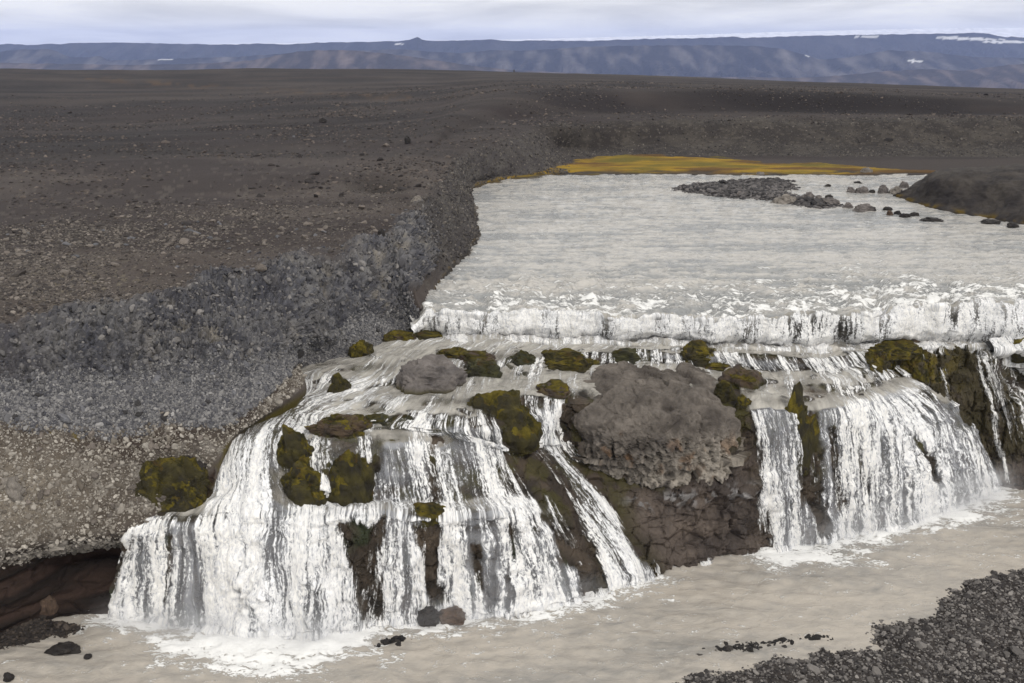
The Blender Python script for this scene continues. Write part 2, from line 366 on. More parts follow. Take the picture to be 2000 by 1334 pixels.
rngd = np.hypot(G[..., 0], G[..., 1])
near = 1-sstep(70, 160, rngd)
# relief of each layer
R_t = R_; lay = (1-sstep(3.3, 3.8, R_))*(S_ < 4.2); band = sstep(2.95, 3.2, R_)*(1-sstep(3.6, 4.0, R_))*(S_ < 3.6)
cong = sstep(3.7, 4.1, R_)*(1-sstep(5.9, 6.2, R_))*(1-sstep(6.5, 7.0, S_))
scree = sstep(5.9, 6.2, R_)*(1-sstep(6.85, 7.1, R_))*(1-sstep(9.3, 9.9, S_)) + sstep(7., 7.3, S_)*(1-sstep(9.3, 9.9, S_))*(1-sstep(5.9, 6.2, R_))
cliff = sstep(6.85, 7.1, R_)*(1-sstep(7.7, 8.15, R_))*(1-sstep(10.5, 11.6, S_))*sstep(-.5, 2.2, S_)
rbank = sstep(10.3, 11.4, S_)*(1-sstep(7.7, 8.3, R_))*(1-sstep(16.5, 17.5, S_))
rockyrim = sstep(7.6, 8.0, R_)*(1-sstep(8.2, 9.2, R_))
P1 = G/1.
h = np.zeros(G.shape[:2])
f1, f2, cw = worley(G*np.array([3.2, 3.2, 3.2])); fa1, fa2, ca = worley(G*1.25+5)
h += cong*(.16*(fbm(G*.7, 4)) + .10*(.5-f1)+.12*(ca-.5)*np.clip(1-fa1*1.6, 0, 1))
strata = np.sin(G[..., 2]*5.2+1.5*gn(G*.35)) + .6*np.sin(G[..., 2]*13+2*gn(G*.5+9))
h += lay*(1-band)*(.13*strata+.16*fbm(G*np.array([.9, .9, 2.])+3, 5)+.14*on(lay, facets, G*np.array([.8, .8, 2.6]), .5)) + band*.12*(.6-f1)
colm = ridged(G*np.array([1.5, 1.5, .55])+40, 4, .6)
h += cliff*(.34*fbm(G*.35+7, 3) + .26*colm + .20*on(cliff, facets, G*np.array([2.1, 2.1, .8]), .6))
h += cliff*(.10*ridged(G*np.array([3.4, 3.4, 1.3])+3, 3)+.10*on(cliff, facets, G*np.array([4.8, 4.8, 1.6]), .6))
gully = ridged(G*np.array([.42, .42, .10])+19, 3)
h += (np.clip(scree, 0, 1)*.22+cliff*.30)*(gully-.5)
h += scree*(.10*fbm(G*.8+21, 4)+.05*(.5-f1))
h += rbank*(.28*fbm(G*.22+3, 4)+.22*ridged(G*np.array([.8, .8, .5]), 4)*near+.12*ridged(G*.35, 3))
h += sstep(7.7, 8.3, R_)*(1-far)*(.12*fbm(G*.3+2, 3)+.05*fbm(G*2.2, 3)*near)
# plateau swells and faint terraces far out
h += far*(.55*fbm(G*np.array([.012, .03, 0])+4, 4)+.28*fbm(G*np.array([.03, .09, 0])+8, 3)*(1-sstep(300, 600, rngd)))
h += sstep(16.6, 17.4, S_)*sstep(5.9, 6.5, R_)*(1-sstep(8.3, 9., R_))*.5*fbm(G*.09, 4)
# the dark hollow near the river rim
uG, vG = proj(G)
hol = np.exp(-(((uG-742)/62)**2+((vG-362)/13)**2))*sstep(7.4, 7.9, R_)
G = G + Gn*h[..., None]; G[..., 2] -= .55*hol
# colour of each layer (its own colour; the recess clay also carries painted shade)
c_pl = np.array([.078, .064, .058]); c_dark = np.array([.0255, .0215, .023]); c_light = np.array([.155, .132, .117])
big = fbm(G*np.array([.05, .08, 0])+3, 4); mid = fbm(G*np.array([.35, .5, .35]), 4)
spk = worley(G*2.3)[2]
C = mix3(np.broadcast_to(c_pl, G.shape), c_light, np.clip(.35+.5*mid+.3*big, 0, 1)*near*.7)
C = mix3(C, c_dark, sstep(60, 170, rngd)*np.clip(.85+.5*big, 0, 1))
strp = fbm(G*np.array([.008, .05, 0])+63, 4)
C = mix3(C, [.060, .050, .046], sstep(70, 140, rngd)*sstep(.05, .5, strp)*.8); C = mix3(C, [.018, .0155, .017], sstep(70, 140, rngd)*sstep(.05, .5, -strp)*.75)
C = mix3(C, [.035, .027, .027], np.clip(sstep(.05, .5, fbm(G*np.array([.02, .055, 0])+31, 4)), 0, 1)*.75)
C = mix3(C, [.12, .105, .09], (spk > .9)*.5*near)
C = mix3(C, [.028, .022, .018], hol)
# band of rusty scrub across the left plain
pl_ = [(170, 153), (300, 163), (450, 172), (600, 182), (720, 188), (800, 192)]
sb = np.exp(-(sdline(uG, vG, pl_)/4.5)**2)*sstep(-.3, .25, fbm(G*np.array([.09, .09, 0]), 3))*far
C = mix3(C, [.085, .052, .028], sb*.75*sstep(-.3, .3, fbm(G*np.array([.25, .25, 0])+5, 2)))
for yl in (209, 236): C = mix3(C, [.022, .018, .018], np.exp(-((vG-yl-(uG-300)*.012)/2.2)**2)*sstep(-.1, .4, fbm(G*np.array([.05, .05, 0])+yl, 3))*(uG < 800)*.8)
c_scr = mix3(np.broadcast_to(np.array([.10, .102, .12]), G.shape), [.21, .205, .205], np.clip(.4+.6*mid+.8*(spk-.5), 0, 1))
C = mix3(C, c_scr, np.clip(scree+cliff*.9, 0, 1))
C = mix3(C, [.27, .245, .21], cliff*np.clip(sstep(.15, .6, fbm(G*np.array([.8, .8, .3])+50, 4))*sstep(2., 4, S_)*(1-sstep(7.55, 8., R_)), 0, 1)*.8)
C = mix3(C, [.05, .05, .062], np.clip((cliff+.6*scree)*sstep(.1, .55, fbm(G*.9+77, 3)), 0, 1)*.7)
c_con = mix3(np.broadcast_to(np.array([.10, .083, .069]), G.shape), [.27, .25, .225], np.clip((spk > .72)*.8+.3*mid, 0, 1))
c_con = mix3(c_con, [.055, .042, .035], np.clip(sstep(5., 5.9, R_)*.8+sstep(.1, .6, fbm(G*.5+13, 4))*.7, 0, 1))
c_con = mix3(c_con, [.27, .235, .19], np.exp(-((uG-40)/120)**2-((vG-960)/90)**2)*.8)
C = mix3(C, c_con, cong)
c_lay = mix3(np.broadcast_to(np.array([.052, .033, .026]), G.shape), [.018, .013, .011], np.clip(.5+.5*strata, 0, 1))  # clay toned down so the recess shade sits in its colour
C = mix3(C, c_lay, np.clip(lay, 0, 1))
C = mix3(C, mix3(np.broadcast_to(np.array([.05, .04, .034]), G.shape), [.36, .34, .31], (cw > .55)*np.clip(1.3-f1*2, 0, 1)), band)
c_rb = mix3(np.broadcast_to(np.array([.058, .052, .053]), G.shape), [.10, .092, .085], np.clip(.4+.7*fbm(G*.5+2, 4)+.6*(spk-.6), 0, 1))
C = mix3(C, c_rb, rbank)
fb = sstep(16.6, 17.4, S_)*sstep(5.6, 6.2, R_)*(1-sstep(8.2, 9., R_))
C = mix3(C, mix3(np.broadcast_to(np.array([.04, .035, .033]), G.shape), [.085, .075, .065], np.clip(.2+.7*fbm(G*np.array([.25, .25, .5]), 4)+.7*(spk > .85), 0, 1)), fb)
# moss and lichen along the wet edges
mossn = sstep(-.25, .35, fbm(G*1.1+60, 3))
me_ = np.exp(-((R_-1.6)/.9)**2)*sstep(9.6, 10.4, S_)*(1-sstep(16.5, 17., S_))*mossn*(.35+.65*sstep(14, 15.2, S_))
C = mix3(C, [.20, .125, .012], np.clip(me_, 0, 1)*.9)
C = mix3(C, [.30, .19, .016], np.clip(np.exp(-((R_-2.)/1.3)**2)*sstep(13.8, 14.8, S_)*(1-sstep(16.6, 17., S_))*sstep(-.5, .1, fbm(G*np.array([.3, .3, .3])+8, 3)), 0, 1)*.9)
me2 = (np.exp(-((S_-5.6)/.5)**2)*(1-sstep(2.6, 3.8, R_)) + .8*np.exp(-((S_-4.6)/.5)**2)*(1-sstep(3.5, 5, R_))*mossn)
C = mix3(C, [.085, .068, .010], np.clip(me2, 0, 1)*.95)
lic = sstep(.42, .6, fbm(G*1.4+90, 3))*np.exp(-(((uG-90)/130)**2+((vG-835)/40)**2)); C = mix3(C, [.16, .12, .02], np.clip(lic, 0, 1)*.8)
lic = sstep(.3, .55, fbm(G*2.2+95, 3))*np.exp(-(((uG-170)/110)**2+((vG-555)/50)**2)); C = mix3(C, [.24, .21, .14], np.clip(lic, 0, 1)*.7)
wet = np.exp(-((R_-1.15)/.25)**2)*(S_ > 7); C = mix3(C, [.02, .018, .016], wet*.7)
Mg, Ng = G.shape[:2]
gq = quads(Mg, Ng).reshape(-1, 4)
# make faces look up/out
def orient(V, q):
    a = V[q[:, 1]]-V[q[:, 0]]; b = V[q[:, 2]]-V[q[:, 0]]; n = np.cross(a, b)
    return q[:, ::-1] if n[:, 2].sum() < 0 else q
gq = orient(G.reshape(-1, 3), gq)
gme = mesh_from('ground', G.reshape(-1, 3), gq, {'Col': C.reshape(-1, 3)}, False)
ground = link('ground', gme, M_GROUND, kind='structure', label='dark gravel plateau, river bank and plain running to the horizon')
# ================================================================== stepped rock under the falls
F1 = [(215, 1195), (290, 1205), (400, 1222), (520, 1235), (640, 1225), (740, 1215), (850, 1200), (990, 1190), (1130, 1165), (1250, 1125), (1330, 1105), (1500, 1068), (1600, 1052), (1720, 1030), (1840, 990), (1940, 952)]
F2 = [(268, 1010, .6), (310, 1008, .8), (400, 1012, 1.2), (515, 1000, 1.6), (640, 998, 1.4), (740, 998, 1.2), (850, 1010, 1.0), (965, 1000, 1.2), (1060, 1000, 1.6), (1170, 1000, 1.5), (1300, 1010, 1.2), (1492, 930, .6), (1595, 920, .6), (1715, 900, .8), (1825, 880, 1.0), (1905, 850, 1.0)]
F3 = [(300, 990, 1.6), (350, 985, 1.9), (440, 965, 2.3), (510, 930, 2.8), (625, 985, 2.1), (735, 988, 1.9), (850, 994, 1.7), (950, 980, 1.8), (1035, 950, 2.2), (1130, 940, 2.4), (1290, 960, 1.8), (1485, 850, .9), (1590, 850, .9), (1708, 840, 1.2), (1805, 820, 1.5), (1870, 790, 1.5)]
F4 = [(370, 915, 2.6), (400, 905, 3.2), (450, 870, 4.0), (520, 850, 4.6), (610, 870, 3.4), (720, 858, 3.6), (820, 856, 3.6), (920, 856, 3.6), (985, 872, 3.4), (1065, 855, 3.6), (1250, 850, 3.4), (1475, 797, 1.3), (1585, 802, 1.3), (1690, 778, 2.0), (1750, 761, 1.5), (1800, 748, 1.3)]
F5 = [(440, 860, 6.7), (458, 845, 6.95), (495, 818, 7.2), (560, 800, 7.3), (625, 830, 7.3), (720, 840, 7.32), (815, 838, 7.32), (905, 838, 7.3), (972, 842, 7.0), (1065, 795, 7.2), (1250, 790, 7.2), (1475, 778, 7.2), (1580, 784, 6.8), (1675, 763, 6.75), (1732, 746, 6.55), (1776, 732, 6.3)]
F6 = [(575, 790, 7.25), (590, 782, 7.35), (615, 775, 7.4), (650, 770, 7.5), (700, 790, 7.65), (760, 806, 7.8), (835, 806, 7.85), (905, 800, 7.85), (962, 792, 7.8), (1070, 772, 7.55), (1250, 765, 7.5), (1470, 755, 7.35), (1570, 757, 7.2), (1660, 738, 7.05), (1712, 726, 6.95), (1748, 716, 6.85)]
F7 = [(560, 735, 7.6), (590, 738, 7.65), (640, 742, 7.75), (700, 748, 7.85), (760, 750, 7.9), (820, 745, 7.95), (880, 738, 7.95), (930, 732, 7.95), (985, 728, 7.9), (1080, 727, 7.8), (1250, 717, 7.7), (1460, 724, 7.5), (1560, 734, 7.3), (1640, 726, 7.25), (1690, 714, 7.25), (1715, 706, 7.3)]
F8 = [(600, 716, 7.75), (640, 712, 8.0), (690, 710, 8.2), (750, 706, 8.3), (800, 698, 8.35), (860, 694, 8.35), (920, 692, 8.38), (960, 691, 8.4), (1010, 690, 8.4), (1090, 690, 8.38), (1250, 686, 8.35), (1440, 694, 8.2), (1540, 701, 8.0), (1620, 700, 7.9), (1672, 693, 7.8), (1702, 690, 7.8)]
F9 = [(700, 688, 8.1), (725, 683, 8.2), (765, 677, 8.35), (810, 671, 8.4), (860, 666, 8.42), (910, 665, 8.43), (960, 666, 8.45), (1000, 666, 8.45), (1050, 666, 8.45), (1150, 668, 8.43), (1270, 670, 8.4), (1440, 678, 8.25), (1545, 684, 8.05), (1630, 684, 7.95), (1690, 680, 7.85), (1730, 676, 7.8)]
F10 = [(760, 660, 8.3), (780, 655, 8.35), (810, 650, 8.42), (850, 645, 8.45), (890, 642, 8.47), (930, 642, 8.48), (970, 642, 8.48), (1010, 643, 8.48), (1060, 643, 8.47), (1160, 645, 8.45), (1280, 647, 8.4), (1440, 652, 8.25), (1545, 655, 8.08), (1640, 655, 7.98), (1710, 652, 7.88), (1760, 648, 7.83)]
net = []
for k, a in enumerate(F1):
    p = WZ(a[0], a[1], 0.); q0 = p.copy(); q0[2] = -1.5; q0[1] -= .5
    c = [q0, p] + [WD(r[k][0], r[k][1], p[1]+r[k][2]) for r in (F2, F3, F4)] + [WZ(*r[k]) for r in (F5, F6, F7, F8, F9, F10)]
    net.append(c)
net = np.array(net)
R0, ra, rb = loft(net, 3.4, 3.0)
SS, TT = np.meshgrid(ra, rb, indexing='ij')
Rn = normals(R0)
if Rn[..., 2].mean() < 0: Rn = -Rn
st0 = 1-sstep(.35, .75, Rn[..., 2])
led = np.tanh(2.5*np.sin(R0[..., 2]*2.3+2.6*gn(R0*np.array([.3, .3, .2])+3)))
R0 = R0 + Rn*(st0*(TT > 1.02)*(.24*fbm(R0*np.array([.5, .5, .5])+6, 2)+.035*led)*(1-.6*sstep(10.5, 11, SS)))[..., None]
ter = sstep(4.5, 5.2, TT)*(1-sstep(8.3, 8.9, TT))
tn_ = fbm(R0*np.array([.30, .42, 0])+51, 3)
R0[..., 2] += ter*(.07*np.tanh(6*tn_)+.04*np.tanh(6*fbm(R0*np.array([.5, .8, 0])+11, 3)))
Rn = normals(R0)
if Rn[..., 2].mean() < 0: Rn = -Rn
uR, vR = proj(R0)
steep = 1-sstep(.35, .75, Rn[..., 2])
h = .34*fbm(R0*np.array([.55, .55, .4]), 4)*steep + .15*ridged(R0*np.array([1.6, 1.6, .9])+5, 4)*steep + .06*fbm(R0*1.5+9, 3)
h += steep*.20*facets(R0*1.5, .6)
# the brown layered foot under the big boulder: ledges
bf = np.exp(-((SS-10.2)/.75)**4)*(1-sstep(2.6, 3.4, TT))
h += bf*(.12*np.sin(R0[..., 2]*4.5+2*gn(R0*.4))+.25*fbm(R0*.45+4, 4))
h += (TT < 4.4)*(TT > 1.05)*(1-steep)*.13*facets(R0*1.3+4, .6)+bf*.16*facets(R0*np.array([.8, .8, 1.5])+7, .6)
RK = R0 + Rn*h[..., None]
moss = sstep(-.15, .35, fbm(R0*.8+30, 4))
cR = mix3(np.broadcast_to(np.array([.022, .018, .014]), RK.shape), [.095, .072, .052], np.clip(.4+.7*fbm(R0*.9, 4), 0, 1))
cR = mix3(cR, [.055, .050, .012], np.clip(moss*sstep(1.7, 2.2, TT)*.8, 0, 1))
cR = mix3(cR, [.035, .042, .022], np.clip(sstep(.15, .5, fbm(R0*.6+80, 3))*(TT < 2.2)*(SS < 8), 0, 1))
cb = mix3(np.broadcast_to(np.array([.135, .108, .09]), RK.shape), [.055, .045, .041], np.clip(.45+.8*fbm(R0*np.array([.4, .4, .8])+2, 4), 0, 1))
cb = mix3(cb, [.26, .25, .25], (worley(R0*4.)[2] > .55)*np.exp(-((vR-(965+.10*(1400-uR)))/16)**2)*sstep(1180, 1230, uR)*sstep(.0, .2, fbm(R0*.9+3, 3)))
cR = mix3(cR, cb, np.clip(bf*1.2, 0, 1)*sstep(1165, 1260, uR+.45*(1110-vR)*0))
dome = np.exp(-((SS-8.9)/.55)**2)*(TT < 4.2)
cR = mix3(cR, [.06, .045, .038], dome*.8*np.clip(.6+.5*fbm(R0*1.2, 3), 0, 1)); cR = mix3(cR, [.05, .045, .010], dome*moss*.6)
rq = orient(RK.reshape(-1, 3), quads(*RK.shape[:2]).reshape(-1, 4))
rme = mesh_from('rock_steps', RK.reshape(-1, 3), rq, {'Col': cR.reshape(-1, 3)}, False)
steps = link('rock_steps', rme, M_WET, kind='structure', label='dark mossy stepped rock that the river falls over')
# ================================================================== WATER
# ---- flow coordinates on the stepped rock (metres across, metres along)
dxa = np.linalg.norm(np.diff(R0, axis=0), axis=-1)[:, 20:-20].mean(1); FA = np.concatenate([[0], np.cumsum(dxa)])
dya = np.linalg.norm(np.diff(R0, axis=1), axis=-1); FB = np.concatenate([np.zeros((R0.shape[0], 1)), np.cumsum(dya, 1)], 1)
flow = np.stack([np.broadcast_to(FA[:, None], SS.shape), -FB, np.zeros_like(SS)], -1)
n3 = fbm(flow*np.array([1.6, .35, 1])+3, 4)
foam = .15 + .75*steep
steep_w = np.maximum(steep, (1-sstep(.84, .965, Rn[..., 2]))*(TT > 4.5)); steep_r = steep; steep = steep_w
# white lags behind the lip and carries on past the foot of each step
lag = steep.copy()
for k in range(lag.shape[1]-2, -1, -1): lag[:, k] = np.maximum(steep[:, k]*.9+.1*lag[:, k+1], lag[:, k+1]*.93)
foam = .20 + np.where(TT > 4.4, .40, .62)*np.clip(.35*steep+.65*lag, 0, 1)
milk = np.clip(1-1.25*np.clip(steep*.8+.25*lag, 0, 1), 0, 1)
foam += .12*sstep(0, .5, fbm(R0*np.array([.5, .5, 0])+88, 4))*(TT > 4.6)
foam += .12*(1-sstep(.9, 1.35, TT))
cov = np.ones_like(foam)
def paint(a, poly, val, feather=14, k=1.):
    w = sstep(-feather, feather, sdpoly(uR, vR, poly)+n3*feather*.8)*k
    return a*(1-w)+val*w
# heavy white chute on the left
H1 = [(470, 850), (560, 790), (640, 780), (600, 850), (540, 930), (560, 990), (650, 1000), (720, 1215), (380, 1235), (440, 1100), (430, 960)]
foam = paint(foam, H1, .82, 26); milk = paint(milk, H1, .25, 26)
foam = paint(foam, [(300, 1015), (430, 1010), (400, 1225), (270, 1210), (235, 1100)], .57, 16); milk = paint(milk, [(260, 1010), (440, 1010), (420, 1230), (200, 1210)], .04, 10)
foam = paint(foam, [(405, 860), (470, 850), (470, 960), (420, 1000), (380, 960)], .66, 10)
# rushing channel at upper left
foam = paint(foam, [(590, 740), (700, 745), (800, 790), (640, 830), (500, 850), (480, 830), (560, 795)], .56, 20)
# broad dome in the middle
foam = paint(foam, [(740, 870), (830, 860), (835, 990), (740, 995), (700, 960)], .63, 14)
foam = paint(foam, [(850, 880), (960, 870), (1020, 950), (1120, 1150), (880, 1195), (860, 1010)], .64, 14)
milk = paint(milk, [(740, 885), (980, 885), (1130, 1170), (720, 1215), (730, 960)], .06, 10)
foam = paint(foam, [(745, 1010), (790, 1010), (840, 1195), (740, 1210)], .70, 8)
foam = paint(foam, [(560, 985), (1080, 975), (1080, 1005), (560, 1012)], .72, 6); milk = paint(milk, [(560, 982), (1080, 978), (1080, 1003), (560, 1006)], .6, 5)
# right fall
foam = paint(foam, [(1475, 805), (1545, 805), (1560, 1000), (1600, 1060), (1500, 1075)], .70, 10)
foam = paint(foam, [(1595, 810), (1800, 745), (1940, 950), (1700, 1045), (1640, 1040)], .66, 10)
foam = paint(foam, [(1690, 800), (1790, 760), (1900, 900), (1900, 970), (1790, 1000), (1740, 900)], .80, 18)
milk = paint(milk, [(1470, 815), (1700, 800), (1810, 760), (1950, 960), (1480, 1080)], .05, 8)
# narrow cascade left of the boulder
foam = paint(foam, [(1035, 800), (1085, 800), (1090, 880), (1200, 1000), (1265, 1130), (1170, 1150), (1130, 1000), (1060, 890)], .86, 8)
milk = paint(milk, [(1025, 800), (1090, 800), (1270, 1130), (1160, 1150)], .1, 8)
# dark mossy runnels between the streams of the middle fall
for q in ([(832, 872), (850, 872), (862, 930), (858, 985), (838, 985), (842, 930)], [(962, 905), (985, 915), (1000, 960), (985, 975), (970, 945)], [(985, 1020), (1005, 1020), (1010, 1090), (995, 1100)], [(702, 870), (745, 862), (735, 930), (722, 985), (700, 960)], [(920, 1060), (935, 1060), (945, 1150), (930, 1150)],
          [(1605, 830), (1622, 830), (1650, 990), (1630, 1000)], [(1660, 840), (1672, 840), (1695, 960), (1680, 970)], [(1770, 850), (1785, 850), (1840, 940), (1820, 950)], [(330, 1040), (345, 1040), (335, 1180), (318, 1180)]):
    foam = paint(foam, q, .42, 9); milk = paint(milk, q, 0., 8)
# turbulent patches and dark glassy glides on the terraces
for a_, b_, ru, rv, v_ in [(640, 765, 60, 26, .62), (745, 748, 60, 9, .6), (700, 752, 50, 9, .6), (590, 770, 20, 26, .62), (1005, 722, 40, 9, .62), (865, 830, 45, 12, .66), (800, 812, 40, 6, .55), (950, 826, 35, 20, .62), (1440, 712, 60, 8, .62), (1560, 722, 140, 9, .6),
                           (1300, 708, 60, 10, .6), (1590, 748, 90, 8, .58), (1500, 768, 40, 9, .56), (1690, 735, 30, 14, .66), (1650, 705, 40, 8, .5), (760, 790, 40, 8, .52), (690, 805, 40, 8, .55), (1180, 722, 60, 6, .52), (880, 672, 120, 8, .5), (1300, 676, 300, 7, .5)]:
    w = np.exp(-((uR-a_)/ru)**2-((vR-b_)/rv)**2)*(TT > 4.3)*np.clip(.75+n3, 0, 1); foam = np.maximum(foam, v_*w+foam*(1-w))
for a_, b_, ru, rv, v_ in [(720, 722, 80, 9, .5), (930, 704, 40, 5, .5), (890, 788, 100, 9, .6), (730, 806, 30, 6, .5), (1215, 697, 45, 10, .45), (1490, 698, 60, 6, .5), (1580, 762, 60, 12, .5), (1640, 772, 50, 9, .5), (1540, 788, 40, 7, .5), (840, 858, 120, 7, .35), (960, 850, 40, 8, .3), (1000, 700, 60, 6, .5), (640, 712, 30, 5, .4)]:
    w = np.exp(-((uR-a_)/ru)**2-((vR-b_)/rv)**2)*np.clip(.8+.8*n3, 0, 1)*v_*1.3; milk = milk*(1-np.clip(w, 0, .85)); foam = foam*(1-.5*np.clip(w, 0, 1))
milk = np.where((TT < 4.2) & (SS > 7.6) & (SS < 10.6), milk*sstep(.5, .7, foam), milk)
# dry rock: where the photograph shows no water
DRY = [[(660, 1018), (700, 1014), (738, 1022), (746, 1100), (736, 1160), (742, 1200), (722, 1205), (702, 1150), (676, 1080)], [(800, 1020), (850, 1022), (863, 1060), (858, 1120), (870, 1170), (850, 1178), (834, 1140), (816, 1080)],
       [(985, 868), (1040, 870), (1130, 985), (1180, 1140), (1140, 1165), (1090, 1040), (1030, 950)], [(1095, 770), (1460, 740), (1468, 800), (1500, 1075), (1290, 1130), (1250, 1060), (1150, 940), (1095, 860)],
       [(1548, 810), (1588, 810), (1590, 920), (1615, 1030), (1590, 1040), (1566, 960)], [(918, 790), (1030, 790), (1025, 860), (990, 855)],
       [(170, 1210), (225, 1205), (262, 1012), (300, 1000), (380, 990), (395, 905), (340, 880), (150, 900)],
       [(545, 865), (610, 858), (600, 925), (545, 925)], [(548, 930), (625, 925), (620, 985), (560, 985)], [(640, 915), (725, 900), (728, 985), (640, 985)]]
for q in DRY:
    w = sstep(-12, 14, sdpoly(uR, vR, q)+n3*22); cov *= 1-w
fl_ = np.where((uR > 1150) & (uR < 1475) & (vR > 745), .05, .30)
foam = np.where(cov < .99, foam*cov+fl_*(1-cov), foam); milk = milk*cov
milk = np.where(TT > 8.7, 1., milk)
# thin veils on the mossy mound
veil = [(545, 865), (740, 855), (745, 905), (640, 925), (560, 925)]
foam = paint(foam, veil, .47, 8); milk = paint(milk, veil, .12, 8)
bulge = .10+.30*np.clip(foam-.3, 0, 1)*(1+n3*1.6)+.12*steep_r*fbm(flow*np.array([3.2, .5, 1])+9, 3)*np.clip(foam*2-.6, 0, 1)
ripple = .05*fbm(R0*np.array([1.1, 1.1, 1.])+2, 4)*(1-steep) + .07*fbm(R0*3.+2, 3)*np.clip(foam-.35, 0, 1)
hR = ((RK-R0)*Rn).sum(-1); Wt = R0 + Rn*(np.maximum(bulge, hR*np.clip(foam*2.2-.5, 0, 1)+.07)+ripple+.02)[..., None]
# smooth sheet over the rough rock, free of the rock where it leaps
Wt[..., 1] -= .22*steep*np.clip(foam-.4, 0, 1)*2
keep = (np.maximum(foam-.26, 0)+milk) > .04
wq = orient(Wt.reshape(-1, 3), quads(*Wt.shape[:2]).reshape(-1, 4))
kf = keep.reshape(-1)[wq].any(1)
sq = SS.reshape(-1)[wq].mean(1); tq = TT.reshape(-1)[wq].mean(1); uq = uR.reshape(-1)[wq].mean(1)
veil = (np.clip(steep_r*1.2, 0, 1)*sstep(.6, .98, cov)*sstep(.42, .55, foam)*.42)
A = {'veil': veil.reshape(-1), 'foam': foam.reshape(-1), 'milk': milk.reshape(-1), 'flow': flow.reshape(-1, 3)}
def waterpart(name, mask, **pr):
    V, q, a = sub(Wt.reshape(-1, 3), wq[mask & kf], A)
    return link(name, mesh_from(name, V, q, a), M_FALL, **pr)
lo = tq < 4.6
waterpart('waterfall', lo & (sq < 4.25), label='heavy white waterfall at the left, pouring over a ledge beside the gravel bank', category='waterfall')
waterpart('waterfall', lo & (sq >= 4.25) & (sq < 8.62), label='broad lacy waterfall fanning down a mossy dome in two steps', category='waterfall')
waterpart('waterfall', lo & (sq >= 8.62) & (sq < 10.5), label='narrow cascade running down beside the left of the big grey boulder', category='waterfall')
waterpart('waterfall', lo & (sq >= 10.5), label='wide white curtain waterfall at right between the big boulder and mossy cliff', category='waterfall')
waterpart('river_terrace', ~lo, kind='structure', label='milky shallow water running over low rock steps above the falls')
# ---- upper river and the long low fall at its lip
us = [806, 870, 950, 1050, 1150, 1250, 1350, 1450, 1550, 1650, 1750, 1850, 1950, 2080, 2250]
foot = [654, 656, 658, 660, 662, 664, 668, 674, 679, 676, 671, 670, 675, 690, 700]
crest = [614, 615, 615, 615, 616, 619, 622, 625, 625, 619, 611, 604, 598, 592, 586]
zf = [8.4, 8.45, 8.47, 8.47, 8.45, 8.42, 8.35, 8.22, 8.08, 7.95, 7.78, 7.6, 7.5, 7.4, 7.4]
un = []; jit = np.random.default_rng(5)
uu_ = np.linspace(us[0], us[-1], 46); foot = list(np.interp(uu_, us, foot)+jit.normal(0, 1.6, 46)); crest = list(np.interp(uu_, us, crest)+jit.normal(0, 3.2, 46)); zf = list(np.interp(uu_, us, zf)); us = list(uu_)
for k, u in enumerate(us):
    a = WZ(u, foot[k]+12, zf[k]+.02); b = WZ(u, foot[k]-1, zf[k]+.12); m_ = WZ(u, (foot[k]*.62+crest[k]*.38), zf[k]+.75*(RIV-zf[k])*.62); c = WZ(u, crest[k], RIV-.12)
    a0 = a.copy(); a0[1] -= .35; a0[2] -= .8
    row = [a0, a, b, m_, c, WZ(u, crest[k]-22, RIV)] + [WZ(u, v, RIV) for v in (550, 500, 450, 410, 375, 352, 336)]
    un.append(row)
un = np.array(un); un[0, 3:6, 2] -= [.35, .9, .7]
U0, ua, ub = loft(un, 2.6, 1.7)
SU, TU = np.meshgrid(ua, ub-1., indexing='ij'); Un = normals(U0)
if Un[..., 2].mean() < 0: Un = -Un
uU, vU = proj(U0)
dyu = np.linalg.norm(np.diff(U0, axis=1), axis=-1); FBu = np.concatenate([np.zeros((U0.shape[0], 1)), np.cumsum(dyu, 1)], 1)
flowU = np.stack([U0[..., 0], -FBu, np.zeros_like(SU)], -1)
stU = 1-sstep(.5, .9, Un[..., 2])
dl = np.hypot(U0[..., 0], U0[..., 1])
# standing waves run across the current; rough water towards the lip and on the right
rough = .35+.9*np.exp(-((dl-57)/9)**2)+.55*sstep(1300, 1900, uU)*np.exp(-((vU-570)/60)**2)
rough *= 1-.35*np.exp(-((uU-1000)/160)**2-((vU-420)/60)**2)
wv1 = fbm(U0*np.array([.55, 1.5, 0])+2, 4); wv2 = fbm(U0*np.array([1.8, 4.2, 0])+6, 3); wv3 = ridged(U0*np.array([.35, 1.1, 0])+9, 3)
hu = (.18*wv1+.09*wv2+.13*wv3)*rough*(1-stU)
bx = U0[..., 0]
wob = (1.0*fbm(np.stack([bx*.16, bx*0, bx*0+2], -1), 3)+.3*fbm(np.stack([bx*.6, bx*0, bx*0+5], -1), 3))
U0 = U0.copy(); U0[..., 1] += wob*np.exp(-((TU-2.6)/1.5)**2)
U0[..., 2] += .22*fbm(np.stack([bx*.45, TU*.8, bx*0+9], -1), 3)*np.exp(-((TU-2.)/.9)**2)
nU = fbm(flowU*np.array([1.4, .5, 1]), 4)
ws = fbm(U0*np.array([.16, .9, 0])+14, 4); wl = fbm(U0*np.array([.05, .22, 0])+24, 3)
tone = np.clip(.56+.30*ws+.46*wv1+.5*wl+.3*wv2, 0, 1); tone = np.clip(tone-.25*sstep(1350, 1900, uU)*np.exp(-((vU-570)/45)**2), 0, 1)  # dark streaks and troughs painted in place of wave reflections
hu += .10*ws*rough
fU = .19+.17*rough*(.5+.9*np.clip(wv3*.5+wv2*.6, -.6, 1))+.10*np.clip(ws*1.5, -.5, 1)*rough
fU += .10*sstep(1300, 1900, uU)*np.exp(-((vU-575)/50)**2)
